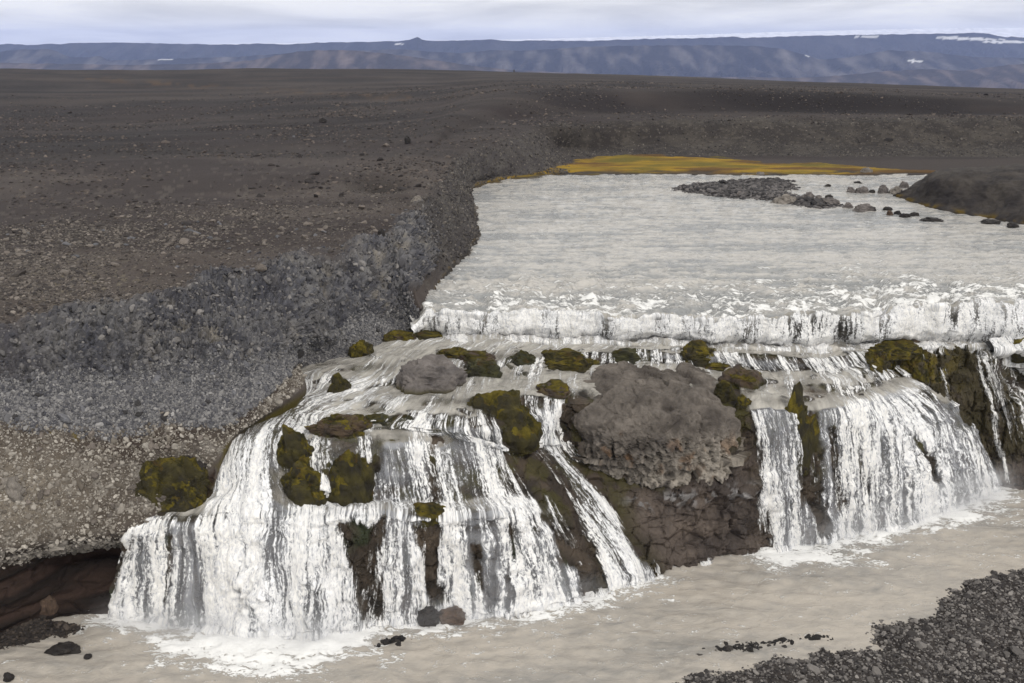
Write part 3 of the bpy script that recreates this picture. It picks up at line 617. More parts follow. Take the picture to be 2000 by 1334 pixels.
fU += .10*np.exp(-((uU-1620)/260)**2-((vU-440)/22)**2)*np.clip(wv3, 0, 1)
Ltop = np.clip((3.35-TU)/.6, 0, 1)
crn = fbm(np.stack([U0[..., 0]*1.3, U0[..., 0]*0, TU*0], -1)+4, 3)
fU = np.maximum(fU, .30+.52*sstep(0, .5, Ltop+.35*crn-.1)); fU += .26*np.exp(-((TU-3.7)/.8)**2)*sstep(-.1, .5, fbm(U0*np.array([.7, .7, 0])+33, 3)+.15)
fU = np.where(TU < 1.1, .62+.2*crn, fU)
darkp = np.exp(-((uU-1590)/90)**2-((vU-640)/26)**2)+.7*np.exp(-((uU-1860)/60)**2-((vU-615)/18)**2); fU = fU-.22*darkp*(TU < 3.4)*sstep(1.3, 1.8, TU)
leftl = np.exp(-((uU-840)/35)**2-((vU-625)/18)**2); fU -= .2*leftl
U1 = U0 + Un*(hu + .16*stU*nU+.07*(1-sstep(3, 4.4, TU))*fbm(U0*2.6, 3))[..., None]
# lip of the upper fall: real rock under it
UR = U0 - Un*(.34+.12*fbm(U0*1.2, 3))[..., None]
cU = mix3(np.broadcast_to(np.array([.03, .028, .024]), UR.shape), [.06, .055, .045], np.clip(.5+fbm(U0*.9, 3), 0, 1))
n_lip = int(np.searchsorted(ub, 5.2))
UR = UR[::2, :n_lip:2]; cU = cU[::2, :n_lip:2]; V_, q_, a_ = UR.reshape(-1, 3), quads(*UR.shape[:2]).reshape(-1, 4), {'Col': cU.reshape(-1, 3)}
link('rock_sill', mesh_from('rock_sill', V_, orient(V_, q_), a_), M_WET, kind='structure', label='dark rock sill under the long low fall')
milkU = np.clip(sstep(2.2, 3.6, TU)+.3, 0, 1); milkU = np.where(TU < 1.15, .95, milkU); milkU -= .55*darkp*(TU < 3.4)*sstep(1.3, 1.8, TU)
uq4 = orient(U1.reshape(-1, 3), quads(*U1.shape[:2]).reshape(-1, 4)); tU = TU.reshape(-1)[uq4].mean(1)
fallfoam = np.clip((fU-.3)*1.25+.22, 0, .9)
V_, q_, a_ = sub(U1.reshape(-1, 3), uq4[tU < 3.3], {'foam': fallfoam.reshape(-1), 'milk': milkU.reshape(-1), 'flow': (flowU*np.array([1, 2.3, 1])).reshape(-1, 3)})
link('waterfall', mesh_from('waterfall', V_, q_, a_), M_FALL, label='long low white waterfall spanning the whole river above the terraces', category='waterfall')
V_, q_, a_ = sub(U1.reshape(-1, 3), uq4[tU >= 3.3], {'foam': fU.reshape(-1), 'tone': tone.reshape(-1), 'flow': (flowU*np.array([.42, 1.25, 1])).reshape(-1, 3)})
link('river', mesh_from('river', V_, q_, a_), M_RIVER, kind='structure', label='wide pale silty river with choppy ripples')
# ---- pool below the falls
pu = np.arange(-300, 2330, 4.6); pv = np.concatenate([np.arange(905, 1420, 3.8), [1460, 1520, 1600]])
PU, PV = np.meshgrid(pu, pv, indexing='ij')
PP = np.stack([WZ(0, 0, -1)*0]*1, 0)
x_ = (PU-1000)/F; y_ = -(PV-667)/F; rz = -sp+y_*cp; tt = -CAMH/rz
PP = np.stack([x_*tt, (cp+y_*sp)*tt, np.zeros_like(tt)], -1)
base = [tuple(WZ(a[0], a[1], 0.)[:2]) for a in F1]
dB = sdline(PP[..., 0], PP[..., 1], base[0:9]); dB2 = sdline(PP[..., 0], PP[..., 1], base[11:16]); dB3 = sdline(PP[..., 0], PP[..., 1], [(4.4, 42.2), (6.4, 42.9)])
nb = fbm(PP*np.array([.5, .8, 1])+5, 4)
fP = .24+.05*fbm(PP*np.array([.12, .3, 1]), 3)
e1 = np.exp(-(dB/(1.5+.8*nb))**2); heavy = np.exp(-((PP[..., 0]+10.2)/4.2)**2-((PP[..., 1]-36.6)/1.9)**2)
fP += .52*e1+.44*sstep(.15, .6, heavy+.25*nb)+.54*np.exp(-(dB2/(1.7+.8*nb))**2)+.5*np.exp(-(dB3/(1.4+.5*nb))**2)
chop = 1+1.2*np.exp(-(dB/5)**2)+1.2*np.exp(-(dB2/5)**2)
wash = np.exp(-((PP[..., 0]-15.5)/2.6)**2-((PP[..., 1]-44.6)/.9)**2); fP += .36*wash+.2*np.exp(-((PP[..., 0]-24)/4.5)**2-((PP[..., 1]-49.2)/1.3)**2)
fP += .10*sstep(.1, .6, fbm(PP*np.array([.25, .7, 0])+20, 4))*np.exp(-((PV-1190)/90)**2)*np.exp(-((PU-1330)/160)**2)
hp = chop*(.06*fbm(PP*np.array([.7, 1.5, 0])+3, 3)+.035*fbm(PP*np.array([.25, .6, 0])+8, 3))+.10*e1*nb+.12*heavy*fbm(PP*1.6, 3)
PP[..., 2] += hp
link('pool', (lambda V, q: mesh_from('pool', V, orient(V, q), {'foam': np.clip(fP, 0, .95).reshape(-1), 'tone': np.clip(.6+.22*fbm(PP*np.array([.10, .45, 0])+44, 4)+.16*fbm(PP*np.array([1.2, 3., 0])+4, 3), 0, 1).reshape(-1), 'flow': np.stack([PP[..., 0]*.8, PP[..., 1]*1.5, PP[..., 0]*0], -1).reshape(-1, 3)}))(PP.reshape(-1, 3), quads(*PP.shape[:2]).reshape(-1, 4)),
     M_POOL, kind='structure', label='silty brown pool below the falls')
# ================================================================== mossy cliff and chute on the right
def cliffnet(rows, mode):
    return np.array([[WD(*x) for x in r] for r in rows])
MC = [[WZ(1704, 775, 5.9), WZ(1702, 755, 6.4), WZ(1694, 722, 7.2), WZ(1690, 697, 7.8), WZ(1700, 684, 8.06), WZ(1705, 676, 7.8)],
      [WD(1800, 945, 53.5), WD(1795, 860, 53.9), WD(1790, 770, 54.2), WD(1780, 696, 54.5), WD(1790, 681, 55.6), WD(1790, 675, 56.5)],
      [WD(1900, 945, 53.6), WD(1895, 860, 54.0), WD(1888, 770, 54.3), WD(1862, 692, 54.8), WD(1868, 680, 56.), WD(1868, 675, 57)],
      [WD(1975, 955, 53.1), WD(1962, 860, 53.8), WD(1942, 770, 54.3), WD(1912, 690, 54.8), WD(1916, 680, 56.), WD(1916, 676, 57)],
      [WD(2035, 962, 52.7), WD(2008, 870, 53.4), WD(1980, 790, 54.0), WD(1950, 716, 54.9), WD(1946, 694, 56.3), WD(1940, 688, 57)],
      [WD(2085, 960, 54.0), WD(2055, 880, 54.9), WD(2022, 800, 55.5), WD(1984, 735, 56.2), WD(1962, 705, 57.2), WD(1955, 698, 58)],
      [WD(2110, 950, 57.5), WD(2085, 870, 58.), WD(2045, 790, 58.5), WD(2005, 730, 59.), WD(1980, 700, 59.5), WD(1970, 694, 60)]]
MC = np.array(MC); foot_ = MC[:, :1].copy(); foot_[..., 2] = -1.5
MC = np.concatenate([foot_, MC], 1)
Mq, ma, mb = loft(MC, 2.6, 2.6); SM, TM = np.meshgrid(ma, mb, indexing='ij'); Mn = normals(Mq)
if Mn[..., 1].mean() > 0: Mn = -Mn
uM, vM = proj(Mq)
h = .26*fbm(Mq*.5+3, 4)+.13*ridged(Mq*np.array([1.5, 1.5, .8]), 4)+.30*facets(Mq*np.array([1.0, 1.0, .55]), .6)+.10*facets(Mq*np.array([3.2, 3.2, 2.]), .6)
h *= sstep(0, 1, TM)*(1-.85*sstep(4.4, 5.2, TM)); h -= .12*sstep(5, 5.6, TM)
Mk = Mq+Mn*h[..., None]
mz = sstep(-.35, .3, fbm(Mq*.7+15, 4)+.5*sstep(1, 3.6, TM)-.35*sstep(2.6, 4.5, SM))
cM = mix3(np.broadcast_to(np.array([.028, .023, .02]), Mq.shape), [.075, .06, .05], np.clip(.4+.8*fbm(Mq*1.1, 4), 0, 1))
cM = mix3(cM, [.055, .046, .012], mz*.5); cM = mix3(cM, [.13, .098, .012], np.clip(mz*sstep(0, .4, fbm(Mq*1.6+4, 3))*sstep(2.4, 4, TM)*(1-sstep(1.0, 2.6, SM)), 0, 1))
cM = mix3(cM, [.085, .062, .05], (1-sstep(1.3, 1.8, TM))*.8)
vv = Mk.reshape(-1, 3); qq = quads(*Mk.shape[:2]).reshape(-1, 4); nn = np.cross(vv[qq[:, 1]]-vv[qq[:, 0]], vv[qq[:, 2]]-vv[qq[:, 0]])
if nn[:, 1].sum() > 0: qq = qq[:, ::-1]
clo = bpy.data.objects.new('rock_cliff', None); COL.objects.link(clo); clo['label'] = 'tall dark mossy rock cliff at the right edge with thin trickles'; clo['category'] = 'cliff'
clb = np.array([27., 53., 0.]); clo.location = clb; vv = vv-clb
link('rock_face', mesh_from('rock_face', vv, qq, {'Col': cM.reshape(-1, 3)}, False), M_WET, parent=clo)
MOSSCL = (clo, vv, qq)
# thin trickles over its face
dM = np.concatenate([[0], np.cumsum(np.linalg.norm(np.diff(Mq, axis=0), axis=-1).mean(1))])
fM = np.stack([np.broadcast_to(dM[:, None], SM.shape), -np.concatenate([np.zeros((Mq.shape[0], 1)), np.cumsum(np.linalg.norm(np.diff(Mq, axis=1), axis=-1), 1)], 1), SM*0+3], -1)
tf = np.full(SM.shape, .05)
for pl_, w_, s_ in [([(1838, 722), (1850, 765), (1862, 800)], 7, .42), ([(1870, 705), (1886, 745), (1890, 800)], 6, .42), ([(1922, 700), (1950, 760), (1985, 830), (2010, 880)], 22, .46),
                    ([(1905, 700), (1935, 790), (1945, 860), (1972, 950)], 7, .5), ([(1790, 735), (1802, 752), (1812, 765)], 7, .55), ([(1950, 730), (2000, 820), (2040, 920)], 20, .44), ([(1790, 700), (1850, 690), (1900, 684)], 5, .3)]:
    tf = np.maximum(tf, s_*np.exp(-(sdline(uM, vM, pl_)/w_)**2))
tk = Mq+Mn*(h+.05)[..., None]; kq = (tf.reshape(-1)[qq] > .2).any(1)
V_, q_, a_ = sub(tk.reshape(-1, 3), qq[kq], {'foam': tf.reshape(-1), 'milk': tf.reshape(-1)*0, 'flow': fM.reshape(-1, 3)})
link('trickle', mesh_from('trickle', V_, q_, a_), M_FALL, label='thin white trickles running down the mossy cliff face', category='trickle')
CH = np.array([[WZ(1930, 668, 8.1), WZ(1940, 684, 7.9), WD(1962, 722, 57.6), WD(2000, 800, 57.2), WD(2060, 945, 56.5)],
               [WZ(1985, 660, 8.1), WZ(1992, 684, 7.9), WD(2012, 735, 57.4), WD(2060, 840, 57.), WD(2120, 945, 56.)],
               [WZ(2090, 662, 8.1), WZ(2100, 694, 7.9), WD(2120, 745, 57.2), WD(2160, 850, 56.6), WD(2210, 945, 56.)],
               [WZ(2300, 670, 8.1), WZ(2310, 700, 7.8), WD(2330, 745, 57), WD(2360, 850, 56.5), WD(2400, 945, 56.)]])
Hq, ha, hb = loft(CH, 3, 3); Hn = normals(Hq); 
if Hn[..., 1].mean() > 0: Hn = -Hn
fH = np.stack([Hq[..., 0], -np.concatenate([np.zeros((Hq.shape[0], 1)), np.cumsum(np.linalg.norm(np.diff(Hq, axis=1), axis=-1), 1)], 1), Hq[..., 0]*0+7], -1); hq = quads(*Hq.shape[:2]).reshape(-1, 4)
Hw = Hq+Hn*(.2+.2*fbm(fH*np.array([1.3, .5, 1]), 4))[..., None]
hf = np.full(Hq.shape[:2], .86)+.1*fbm(fH*np.array([.8, .2, 1]), 3)
link('waterfall', mesh_from('waterfall', Hw.reshape(-1, 3), hq[:, ::-1], {'foam': hf.reshape(-1), 'milk': hf.reshape(-1)*0+.3, 'flow': fH.reshape(-1, 3)}), M_FALL,
     label='white chute plunging at the far right edge behind the mossy cliff', category='waterfall')
Hr = Hq.copy(); Hr[..., 1] += .4; Hr[..., 2] -= .1
link('rock_chute', mesh_from('rock_chute', Hr.reshape(-1, 3), hq[:, ::-1], {'Col': np.full((Hr.size//3, 3), .035)}), M_WET, kind='structure', label='dark rock under the far right chute')
# pool and river beds keep the sheet closed below the water
# ================================================================== what lies where: sighting surface for placing rocks
def coarse(C, px=14):
    Q, _, _ = loft(C, px); V = Q.reshape(-1, 3); q = quads(*Q.shape[:2]).reshape(-1, 4); return V, q
vs, ps, off = [], [], 0
for V, q in [coarse(K), coarse(net, 8), coarse(un, 8), coarse(MC, 10)] + [(np.array([[-90, 5, 0], [90, 5, 0], [90, 56, 0], [-90, 56, 0]], float), np.array([[0, 1, 2, 3]]))]:
    vs += [tuple(x) for x in V]; ps += [tuple(int(i)+off for i in f) for f in q]; off = len(vs)
BVH = BVHTree.FromPolygons(vs, ps)
def at(u, v):
    r = Vector(ray(u, v)); r.normalize(); h = BVH.ray_cast(Vector(CAM), r)
    return np.array(h[0]) if h[0] is not None else WZ(u, v, 0.)
def mpp(P): return ((P[1]*cp-(P[2]-CAMH)*sp))/F       # metres per photo pixel at P
# ================================================================== rocks
_ico = {}
def ico(n):
    if n not in _ico:
        bm = bmesh.new(); bmesh.ops.create_icosphere(bm, subdivisions=n, radius=1.)
        _ico[n] = (np.array([v.co for v in bm.verts]), np.array([[v.index for v in f.verts] for f in bm.faces])); bm.free()
    return _ico[n]
def shape_rock(a, b, H, seed, n=4, ex=.75, rough=.22, cell=0.):
    V, q = ico(n); D = np.sign(V)*np.abs(V)**ex; D = D/np.maximum(np.linalg.norm(D, axis=1, keepdims=True), 1e-6)*np.linalg.norm(V, axis=1, keepdims=True)
    D = D*(1+.25*(1-ex)*0)
    o = seed*7.31; r = 1+1.3*rough*fbm(D*1.1+o, 3)+rough*.55*ridged(D*2.3+o, 3, .6)*.6
    r = r+rough*.42*facets(D*1.6+o, .7)+rough*.2*facets(D*4.5+o, .7)
    P = D*r[:, None]*np.array([a, b, H]); lo_ = P[:, 2] < -.35*H; P[lo_, 2] = -.35*H+(P[lo_, 2]+.35*H)*.3
    s = min(a, b, H)
    P = P + D*(.05*max(s, .1)*fbm(P*3.5/max(s, .2)+o, 3))[:, None]
    return P, q
def vnorm(P, q):
    n = np.zeros_like(P); fn = np.cross(P[q[:, 1]]-P[q[:, 0]], P[q[:, 2]]-P[q[:, 0]])
    for k in range(3): np.add.at(n, q[:, k], fn)
    return n/np.maximum(np.linalg.norm(n, axis=1, keepdims=True), 1e-9)
PAL = {'moss': ((.020, .017, .010), (.050, .042, .010), (.125, .095, .013)), 'wetmoss': ((.022, .021, .014), (.040, .040, .014), (.075, .068, .014)),
       'brownmoss': ((.040, .030, .026), (.085, .058, .036), (.10, .080, .014)), 'grey': ((.10, .09, .088), (.20, .18, .17), (.15, .135, .125)),
       'dark': ((.018, .016, .016), (.035, .03, .028), (.045, .04, .036)), 'tan': ((.15, .135, .12), (.26, .235, .21), (.2, .18, .16)), 'brown': ((.06, .042, .032), (.125, .085, .062), (.09, .065, .05))}
def moss_mat(parent, V, q, nr, seed, cover, wet=False, up=(0, 0, 1), amp=.03):
    """a mat of moss lying on the upper faces of a rock, its edge tucked into the stone"""
    s = nr@np.array(up, float)*.9-.42+cover+.8*fbm(V*1.3+seed*5, 4)+.25*fbm(V*6+seed, 2)
    kf = s[q].mean(1) > .12
    if kf.sum() < 30: return
    th = sstep(.0, .45, s)*(amp*.9+amp*.9*fbm(V*5.+seed, 3)+amp*.6*fbm(V*14.+seed, 2))-.012
    t = np.clip(.35+.8*fbm(V*1.7+seed*2, 4)+.5*fbm(V*8+seed, 2), 0, 1)
    c = mix3(np.broadcast_to(np.array((.026, .024, .009)), V.shape), (.165, .13, .016) if not wet else (.075, .066, .014), t)
    c = mix3(c, (.085, .05, .018), sstep(.25, .6, fbm(V*2.1+seed*9, 3))*.6)
    qk = q[kf]; lab = np.arange(len(V))
    while True:                                    # connected mats
        m_ = lab[qk].min(1); new = lab.copy(); np.minimum.at(new, qk.ravel(), np.repeat(m_, qk.shape[1])); new = new[new]
        if (new == lab).all(): break
        lab = new
    fl_ = lab[qk[:, 0]]; ids, cnt = np.unique(fl_, return_counts=True)
    for i_ in ids[np.argsort(-cnt)][:6]:
        k_ = fl_ == i_
        if k_.sum() < 60: continue
        V2, q2, a2 = sub(V+nr*th[:, None], qk[k_], {'Col': c})
        link('moss', mesh_from('moss', V2, q2, a2, False), M_MOSS, parent=parent)
def rock(name, box, pal, label, cat='rock', n=4, depth=.8, rough=.22, group=None, P0=None, ex=.75, hf=None):
    u0, v0, u1, v1 = box; uc = (u0+u1)/2
    P = at(uc, v1-2) if P0 is None else P0
    s = mpp(P); a = (u1-u0)/2*s*.97; dep = math.atan2(CAMH-P[2], math.hypot(P[0], P[1])); b = a*depth
    vis = (v1-v0)*s
    b = min(b, vis*.55/math.sin(dep)) if hf is None else b
    H = max(.18*a, (vis-1.0*b*math.sin(dep))/math.cos(dep)*1.0) if hf is None else hf
    seed = (u0*13+v0*7) % 97
    V, q = shape_rock(a, b, H, seed, n, ex, rough)
    nr = vnorm(V, q); c1, c2, c3 = PAL[pal]; nn = fbm(V*2.2/max(a, .3)+seed, 5); n2 = fbm(V*2.6+seed*3, 3)
    C_ = mix3(np.broadcast_to(np.array(c1), V.shape), c2, np.clip(.5+.9*nn, 0, 1))
    k3 = sstep(.1, .5, n2+.5*fbm(V*7+seed, 2))*sstep(.1, .8, nr[:, 2])*.5 if 'moss' in pal else sstep(0, .5, n2)*.7
    C_ = mix3(C_, c3, np.clip(k3, 0, 1))
    if pal == 'brownmoss': C_ = mix3(C_, [.05, .046, .010], np.clip((1-sstep(.0, .45*H, V[:, 2]))*sstep(-.4, .1, n2), 0, 1))
    if pal == 'grey' and group is None: C_ = mix3(C_, [.055, .047, .010], np.clip((1-sstep(-.05*H, .22*H, V[:, 2]))*.9, 0, 1))
    if 'moss' in pal:                              # the thing: a stone body with mats of moss on it
        o = bpy.data.objects.new(name, None); COL.objects.link(o); o.empty_display_size = .2; o['label'] = label; o['category'] = cat
        link('stone_body', mesh_from('stone_body', V, q, {'Col': C_}, False), M_WET, parent=o)
    else: o = link(name, mesh_from(name, V, q, {'Col': C_}, False), M_WET if pal == 'dark' else M_ROCK, label=label, category=cat)
    o.location = (P[0], P[1]+b*.75, P[2]+.06)
    if 'moss' in pal: moss_mat(o, V, q, nr, seed, .3 if pal == 'moss' else -.05, pal == 'wetmoss')
    if group: o['group'] = group
    return o
_n = vnorm(MOSSCL[1], np.concatenate([MOSSCL[2][:, :3], MOSSCL[2][:, [0, 2, 3]]]))
_s = np.clip(.85-.5*SM.reshape(-1)+.2*TM.reshape(-1)-.9, -.8, .25)
moss_mat(clo, MOSSCL[1], MOSSCL[2], _n, 3, _s, up=(0, -.5, .8))
# the big basalt boulder between the falls
V, q = ico(7); D = np.sign(V)*np.abs(V)**.62; D /= np.linalg.norm(D, axis=1, keepdims=True)
sup = 1/np.maximum((np.abs(V[:, 0])**3.2+np.abs(V[:, 1])**3.0+np.abs(V[:, 2])**3.6)**(1/3.2), 1e-6)
B = V*sup[:, None]*np.array([4.75, 3.5, 2.75])
lowk = sstep(.2, -1.9, -B[:, 2]*-1) if False else np.clip((-B[:, 2]-.2)/2.4, 0, 1)
B[:, 0] *= 1-.16*lowk; B[:, 1] *= 1-.10*lowk
B[:, 0] *= 1-.10*np.clip((B[:, 2]-.6)/2, 0, 1)
B[:, 2] += .12*B[:, 1]*(B[:, 2] > 0)-.035*B[:, 0]*(B[:, 2] > 0)
Bn = vnorm(B, q); front = sstep(.45, -.1, Bn[:, 2]) if False else 1-sstep(.15, .6, Bn[:, 2])
w3, w4, w5 = worley(B*np.array([5.2, 4., 4.2])+9)
bh = .40*fbm(B*.33+2, 4)+front*(.24*facets(B*np.array([2.3, 1.5, 1.7])+3, .8)+.10*facets(B*np.array([5., 4., 4.])+9, .8))
bh += (1-front)*(.24*ridged(B*np.array([.4, .7, .5])+8, 3)+.20*facets(B*np.array([.6, .8, .6])+1, .6)+.08*facets(B*np.array([2.6, 2.6, 2.2])+5, .7)+.06*ridged(B*2.3, 3))
bh *= 1-.85*np.clip((-B[:, 2]-1.3)/.7, 0, 1)
B = B+Bn*bh[:, None]
cB = mix3(np.broadcast_to(np.array([.082, .071, .063]), B.shape), [.185, .163, .143], np.clip(.5+.8*fbm(B*.8+5, 4), 0, 1))
lowlit = sstep(-.3, .8, .5*fbm(B*.45+12, 3)+.5+.14*B[:, 0]-.28*(B[:, 2]+.6))*front  # lit lower right of the front face, painted as a paler tone
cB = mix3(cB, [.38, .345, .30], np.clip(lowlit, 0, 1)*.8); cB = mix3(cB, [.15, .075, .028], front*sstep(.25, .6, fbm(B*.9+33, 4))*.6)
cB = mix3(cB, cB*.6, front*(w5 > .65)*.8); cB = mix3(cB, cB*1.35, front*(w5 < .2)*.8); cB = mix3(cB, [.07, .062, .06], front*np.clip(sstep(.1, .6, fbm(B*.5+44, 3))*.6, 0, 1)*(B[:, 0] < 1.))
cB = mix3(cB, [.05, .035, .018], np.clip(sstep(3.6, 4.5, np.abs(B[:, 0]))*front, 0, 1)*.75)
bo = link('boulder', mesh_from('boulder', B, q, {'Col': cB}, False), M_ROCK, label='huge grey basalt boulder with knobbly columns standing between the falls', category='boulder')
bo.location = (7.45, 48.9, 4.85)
RK_ = [
 ((775, 708, 908, 768), 'grey', 'grey dry boulder with mossy foot in the terrace above the falls', 'boulder', 5, .7),
 ((640, 738, 684, 780), 'moss', 'small round mossy rock in the white channel near the bank nose', 'rock', 4, .8),
 ((858, 684, 915, 703), 'moss', 'low green mossy rock left of the brown-topped rock above the grey boulder', 'rock', 4, .8),
 ((892, 690, 972, 716), 'brownmoss', 'brown-topped mossy rock just right behind the grey dry boulder', 'rock', 4, .7),
 ((905, 708, 980, 742), 'wetmoss', 'flat slab with water sliding over it right of the grey boulder', 'rock', 4, .8),
 ((995, 692, 1052, 724), 'wetmoss', 'dark wet rock with a veil of water left of the long mossy hump', 'rock', 4, .8),
 ((1038, 688, 1165, 727), 'moss', 'long mossy hump on the small step behind the big boulder', 'rock', 5, .6),
 ((748, 650, 818, 671), 'brownmoss', 'flat brown mossy slab at the bank below the low fall', 'rock', 4, .8),
 ((795, 648, 868, 668), 'moss', 'flat green mossy slab touching the left end of the low fall', 'rock', 4, .8),
 ((682, 670, 728, 699), 'moss', 'mossy rock at the foot of the gravel bank by the terrace', 'rock', 4, .8),
 ((1176, 684, 1264, 713), 'wetmoss', 'dark mossy ledge rock with white drips on the small step', 'rock', 4, .6),
 ((1324, 676, 1416, 717), 'moss', 'bright yellow-green mossy rock above the big boulder', 'rock', 5, .7),
 ((1365, 710, 1432, 731), 'brownmoss', 'low dark flat rock just below the bright mossy rock', 'rock', 4, .8),
 ((1420, 722, 1490, 760), 'brownmoss', 'brown sloping rock in the water right above the big boulder', 'rock', 4, .8),
 ((1393, 748, 1437, 784), 'moss', 'green mossy rock peeking over the right shoulder of the big boulder', 'rock', 4, .8),
 ((1438, 780, 1468, 803), 'moss', 'tiny mossy knob between the big boulder and right fall', 'rock', 4, .8),
 ((1044, 750, 1120, 784), 'brownmoss', 'brown mossy rock just left behind the big boulder', 'rock', 4, .8),
 ((1078, 782, 1112, 835), 'moss', 'mossy shoulder rock squeezed between narrow cascade and big boulder', 'rock', 4, .8),
 ((916, 775, 1052, 862), 'moss', 'blocky mossy step rock left of the narrow cascade', 'rock', 5, .5),
 ((1508, 780, 1592, 905), 'moss', 'upright dark mossy rock splitting the right fall at its lip', 'rock', 5, .35),
 ((602, 812, 722, 860), 'brownmoss', 'brown wet rock with moss above the veiled mossy mound', 'rock', 5, .7),
 ((698, 812, 770, 838), 'wetmoss', 'small wet mossy rock right of the brown wet rock', 'rock', 4, .8),
 ((776, 815, 810, 840), 'wetmoss', 'little mossy rock in the middle of the terrace foam', 'rock', 4, .8),
 ((540, 853, 622, 930), 'moss', 'mossy rock at the right edge of the heavy left chute', 'rock', 5, .6),
 ((545, 918, 642, 988), 'moss', 'rounded mossy rock on the ledge beside the heavy left chute', 'rock', 5, .6),
 ((628, 898, 728, 992), 'moss', 'large brown-gold mossy rock on the ledge under the veils', 'rock', 5, .55),
 ((245, 905, 416, 1002), 'moss', 'shaggy golden moss hummock on the bank left of the falls', 'rock', 6, .5),
 ((338, 898, 398, 930), 'dark', 'dark wet rock behind the golden moss hummock', 'rock', 4, .8),
 ((790, 988, 872, 1022), 'moss', 'mossy knob on the lip of the middle ledge', 'rock', 4, .6),
 ((850, 1181, 908, 1206), 'brown', 'brown boulder at the foot of the broad middle fall', 'boulder', 4, .8),
 ((815, 1183, 858, 1210), 'dark', 'dark wet rock touching the brown boulder at the fall foot', 'rock', 4, .8),
 ((66, 1165, 108, 1202), 'brown', 'brown boulder at the back of the undercut bank', 'boulder', 4, .8),
 ((96, 1152, 117, 1171), 'brown', 'small brown stone above the boulder under the bank', 'stone', 3, .8),
 ((56, 1189, 73, 1205), 'brown', 'small brown stone left of the boulder under the bank', 'stone', 3, .8),
 ((1684, 668, 1802, 697), 'moss', 'flat mossy slab on top of the right cliff', 'rock', 5, .7),
 ((1768, 661, 1802, 675), 'brownmoss', 'small brown rock behind the mossy slab on the right cliff', 'rock', 4, .8),
 ((1982, 666, 2040, 702), 'moss', 'mossy rock at the far right picture edge in the chute', 'rock', 4, .8),
 ((0, 938, 42, 974), 'tan', 'big pale rounded boulder stuck in the gravel bank at left edge', 'boulder', 4, .8),
 ((86, 1263, 152, 1281), 'dark', 'dark wet rock breaking the pool surface near the left bank', 'rock', 4, .8),
 ((162, 1283, 178, 1290), 'dark', 'tiny dark rock in the pool right of the larger dark rock', 'stone', 3, .8),
 ((4, 1318, 24, 1332), 'dark', 'dark rock in the pool at the bottom left corner', 'stone', 3, .8),
 ((735, 453, 753, 477), 'dark', 'dark round boulder on the bank slope above the river bend', 'boulder', 4, .8),
 ((790, 269, 802, 279), 'dark', 'black boulder on the far left slope above the river', 'boulder', 4, .8),
 ((622, 233, 637, 239), 'dark', 'black rock lying alone on the left plain', 'rock', 4, .8),
 ((803, 388, 827, 402), 'tan', 'pale flat slab on the rim above the river bend', 'stone', 4, .8),
 ((1002, 138, 1006, 141), 'dark', 'speck of a cairn on the plain horizon', 'rock', 3, .8),
]
for bx, pal, lab, cat, n, dp in RK_:
    rock('boulder' if cat == 'boulder' else 'stone' if cat == 'stone' else 'mossy_rock' if 'moss' in pal else 'rock', bx, pal, lab, cat, n, dp,
         rough=.2 if bx[0] == 245 else .22, P0=WZ((bx[0]+bx[2])/2, bx[3], .25) if 'bank' in lab and bx[1] > 1140 and bx[0] < 120 and bx[1] < 1240 else WZ((bx[0]+bx[2])/2, bx[3]+8, .1) if 'fall' in lab and 1175 < bx[1] < 1190 else None)
# rocks standing in the river round the gravel island
RV = [((1436, 378, 1456, 388), 'grey', 'grey rock on the lower edge of the gravel island'), ((1515, 384, 1560, 401), 'tan', 'wide pale rock on the tail of the gravel island'), ((1568, 378, 1591, 394), 'grey', 'upright pointed grey rock right of the island tail'),
      ((1590, 386, 1612, 396), 'grey', 'grey rock just right of the upright pointed rock'), ((1603, 390, 1642, 404), 'grey', 'large grey rock with a paler one leaning on it'), ((1625, 394, 1643, 403), 'tan', 'pale rock leaning at the right of the large grey rock'),
      ((1613, 384, 1628, 390), 'dark', 'small dark rock behind the large grey rock'), ((1648, 400, 1668, 410), 'grey', 'grey rock in the middle of the rock chain'), ((1672, 402, 1710, 416), 'grey', 'broad jagged rock in the middle of the rock chain'),
      ((1690, 406, 1712, 416), 'dark', 'dark rock against the broad jagged rock'), ((1727, 407, 1743, 414), 'dark', 'dark round rock right of the jagged rock'), ((1733, 415, 1744, 423), 'brown', 'small brown rock below the dark round rock'),
      ((1748, 415, 1762, 422), 'dark', 'dark rock third from the right end of the chain'), ((1760, 420, 1778, 428), 'dark', 'dark rock second from the right end of the chain'), ((1778, 418, 1796, 425), 'dark', 'dark rock ending the chain at the right'),
      ((1806, 428, 1846, 436), 'dark', 'flat dark rocks awash below the mound'), ((1920, 432, 1956, 440), 'dark', 'flat dark rock awash near the right edge'), ((1970, 438, 1992, 447), 'dark', 'dark rock awash at the right picture edge'),
      ((1654, 370, 1672, 380), 'grey', 'left grey rock of the pair in open water behind the island'), ((1672, 368, 1700, 380), 'grey', 'right grey rock of the pair in open water behind the island'), ((1698, 374, 1710, 380), 'dark', 'small dark rock beside the pair of grey rocks'),
      ((1717, 366, 1736, 381), 'grey', 'tall grey rock at the tip of the dark mound'), ((1740, 368, 1766, 382), 'tan', 'pale tan rock at the tip of the dark mound'), ((1757, 358, 1776, 370), 'grey', 'grey rock perched on the tip of the dark mound'),
      ((1610, 363, 1624, 368), 'dark', 'small dark rock alone in open water behind the island'), ((1670, 357, 1684, 361), 'dark', 'tiny dark rock near the far shore'), ((1596, 403, 1608, 410), 'dark', 'small dark rock below the island tail'),
      ((1478, 338, 1494, 332+12), 'tan', 'pale boulder on the far mossy shore'), ((1685, 331, 1705, 342), 'tan', 'pale boulder at the right end of the far shore')]
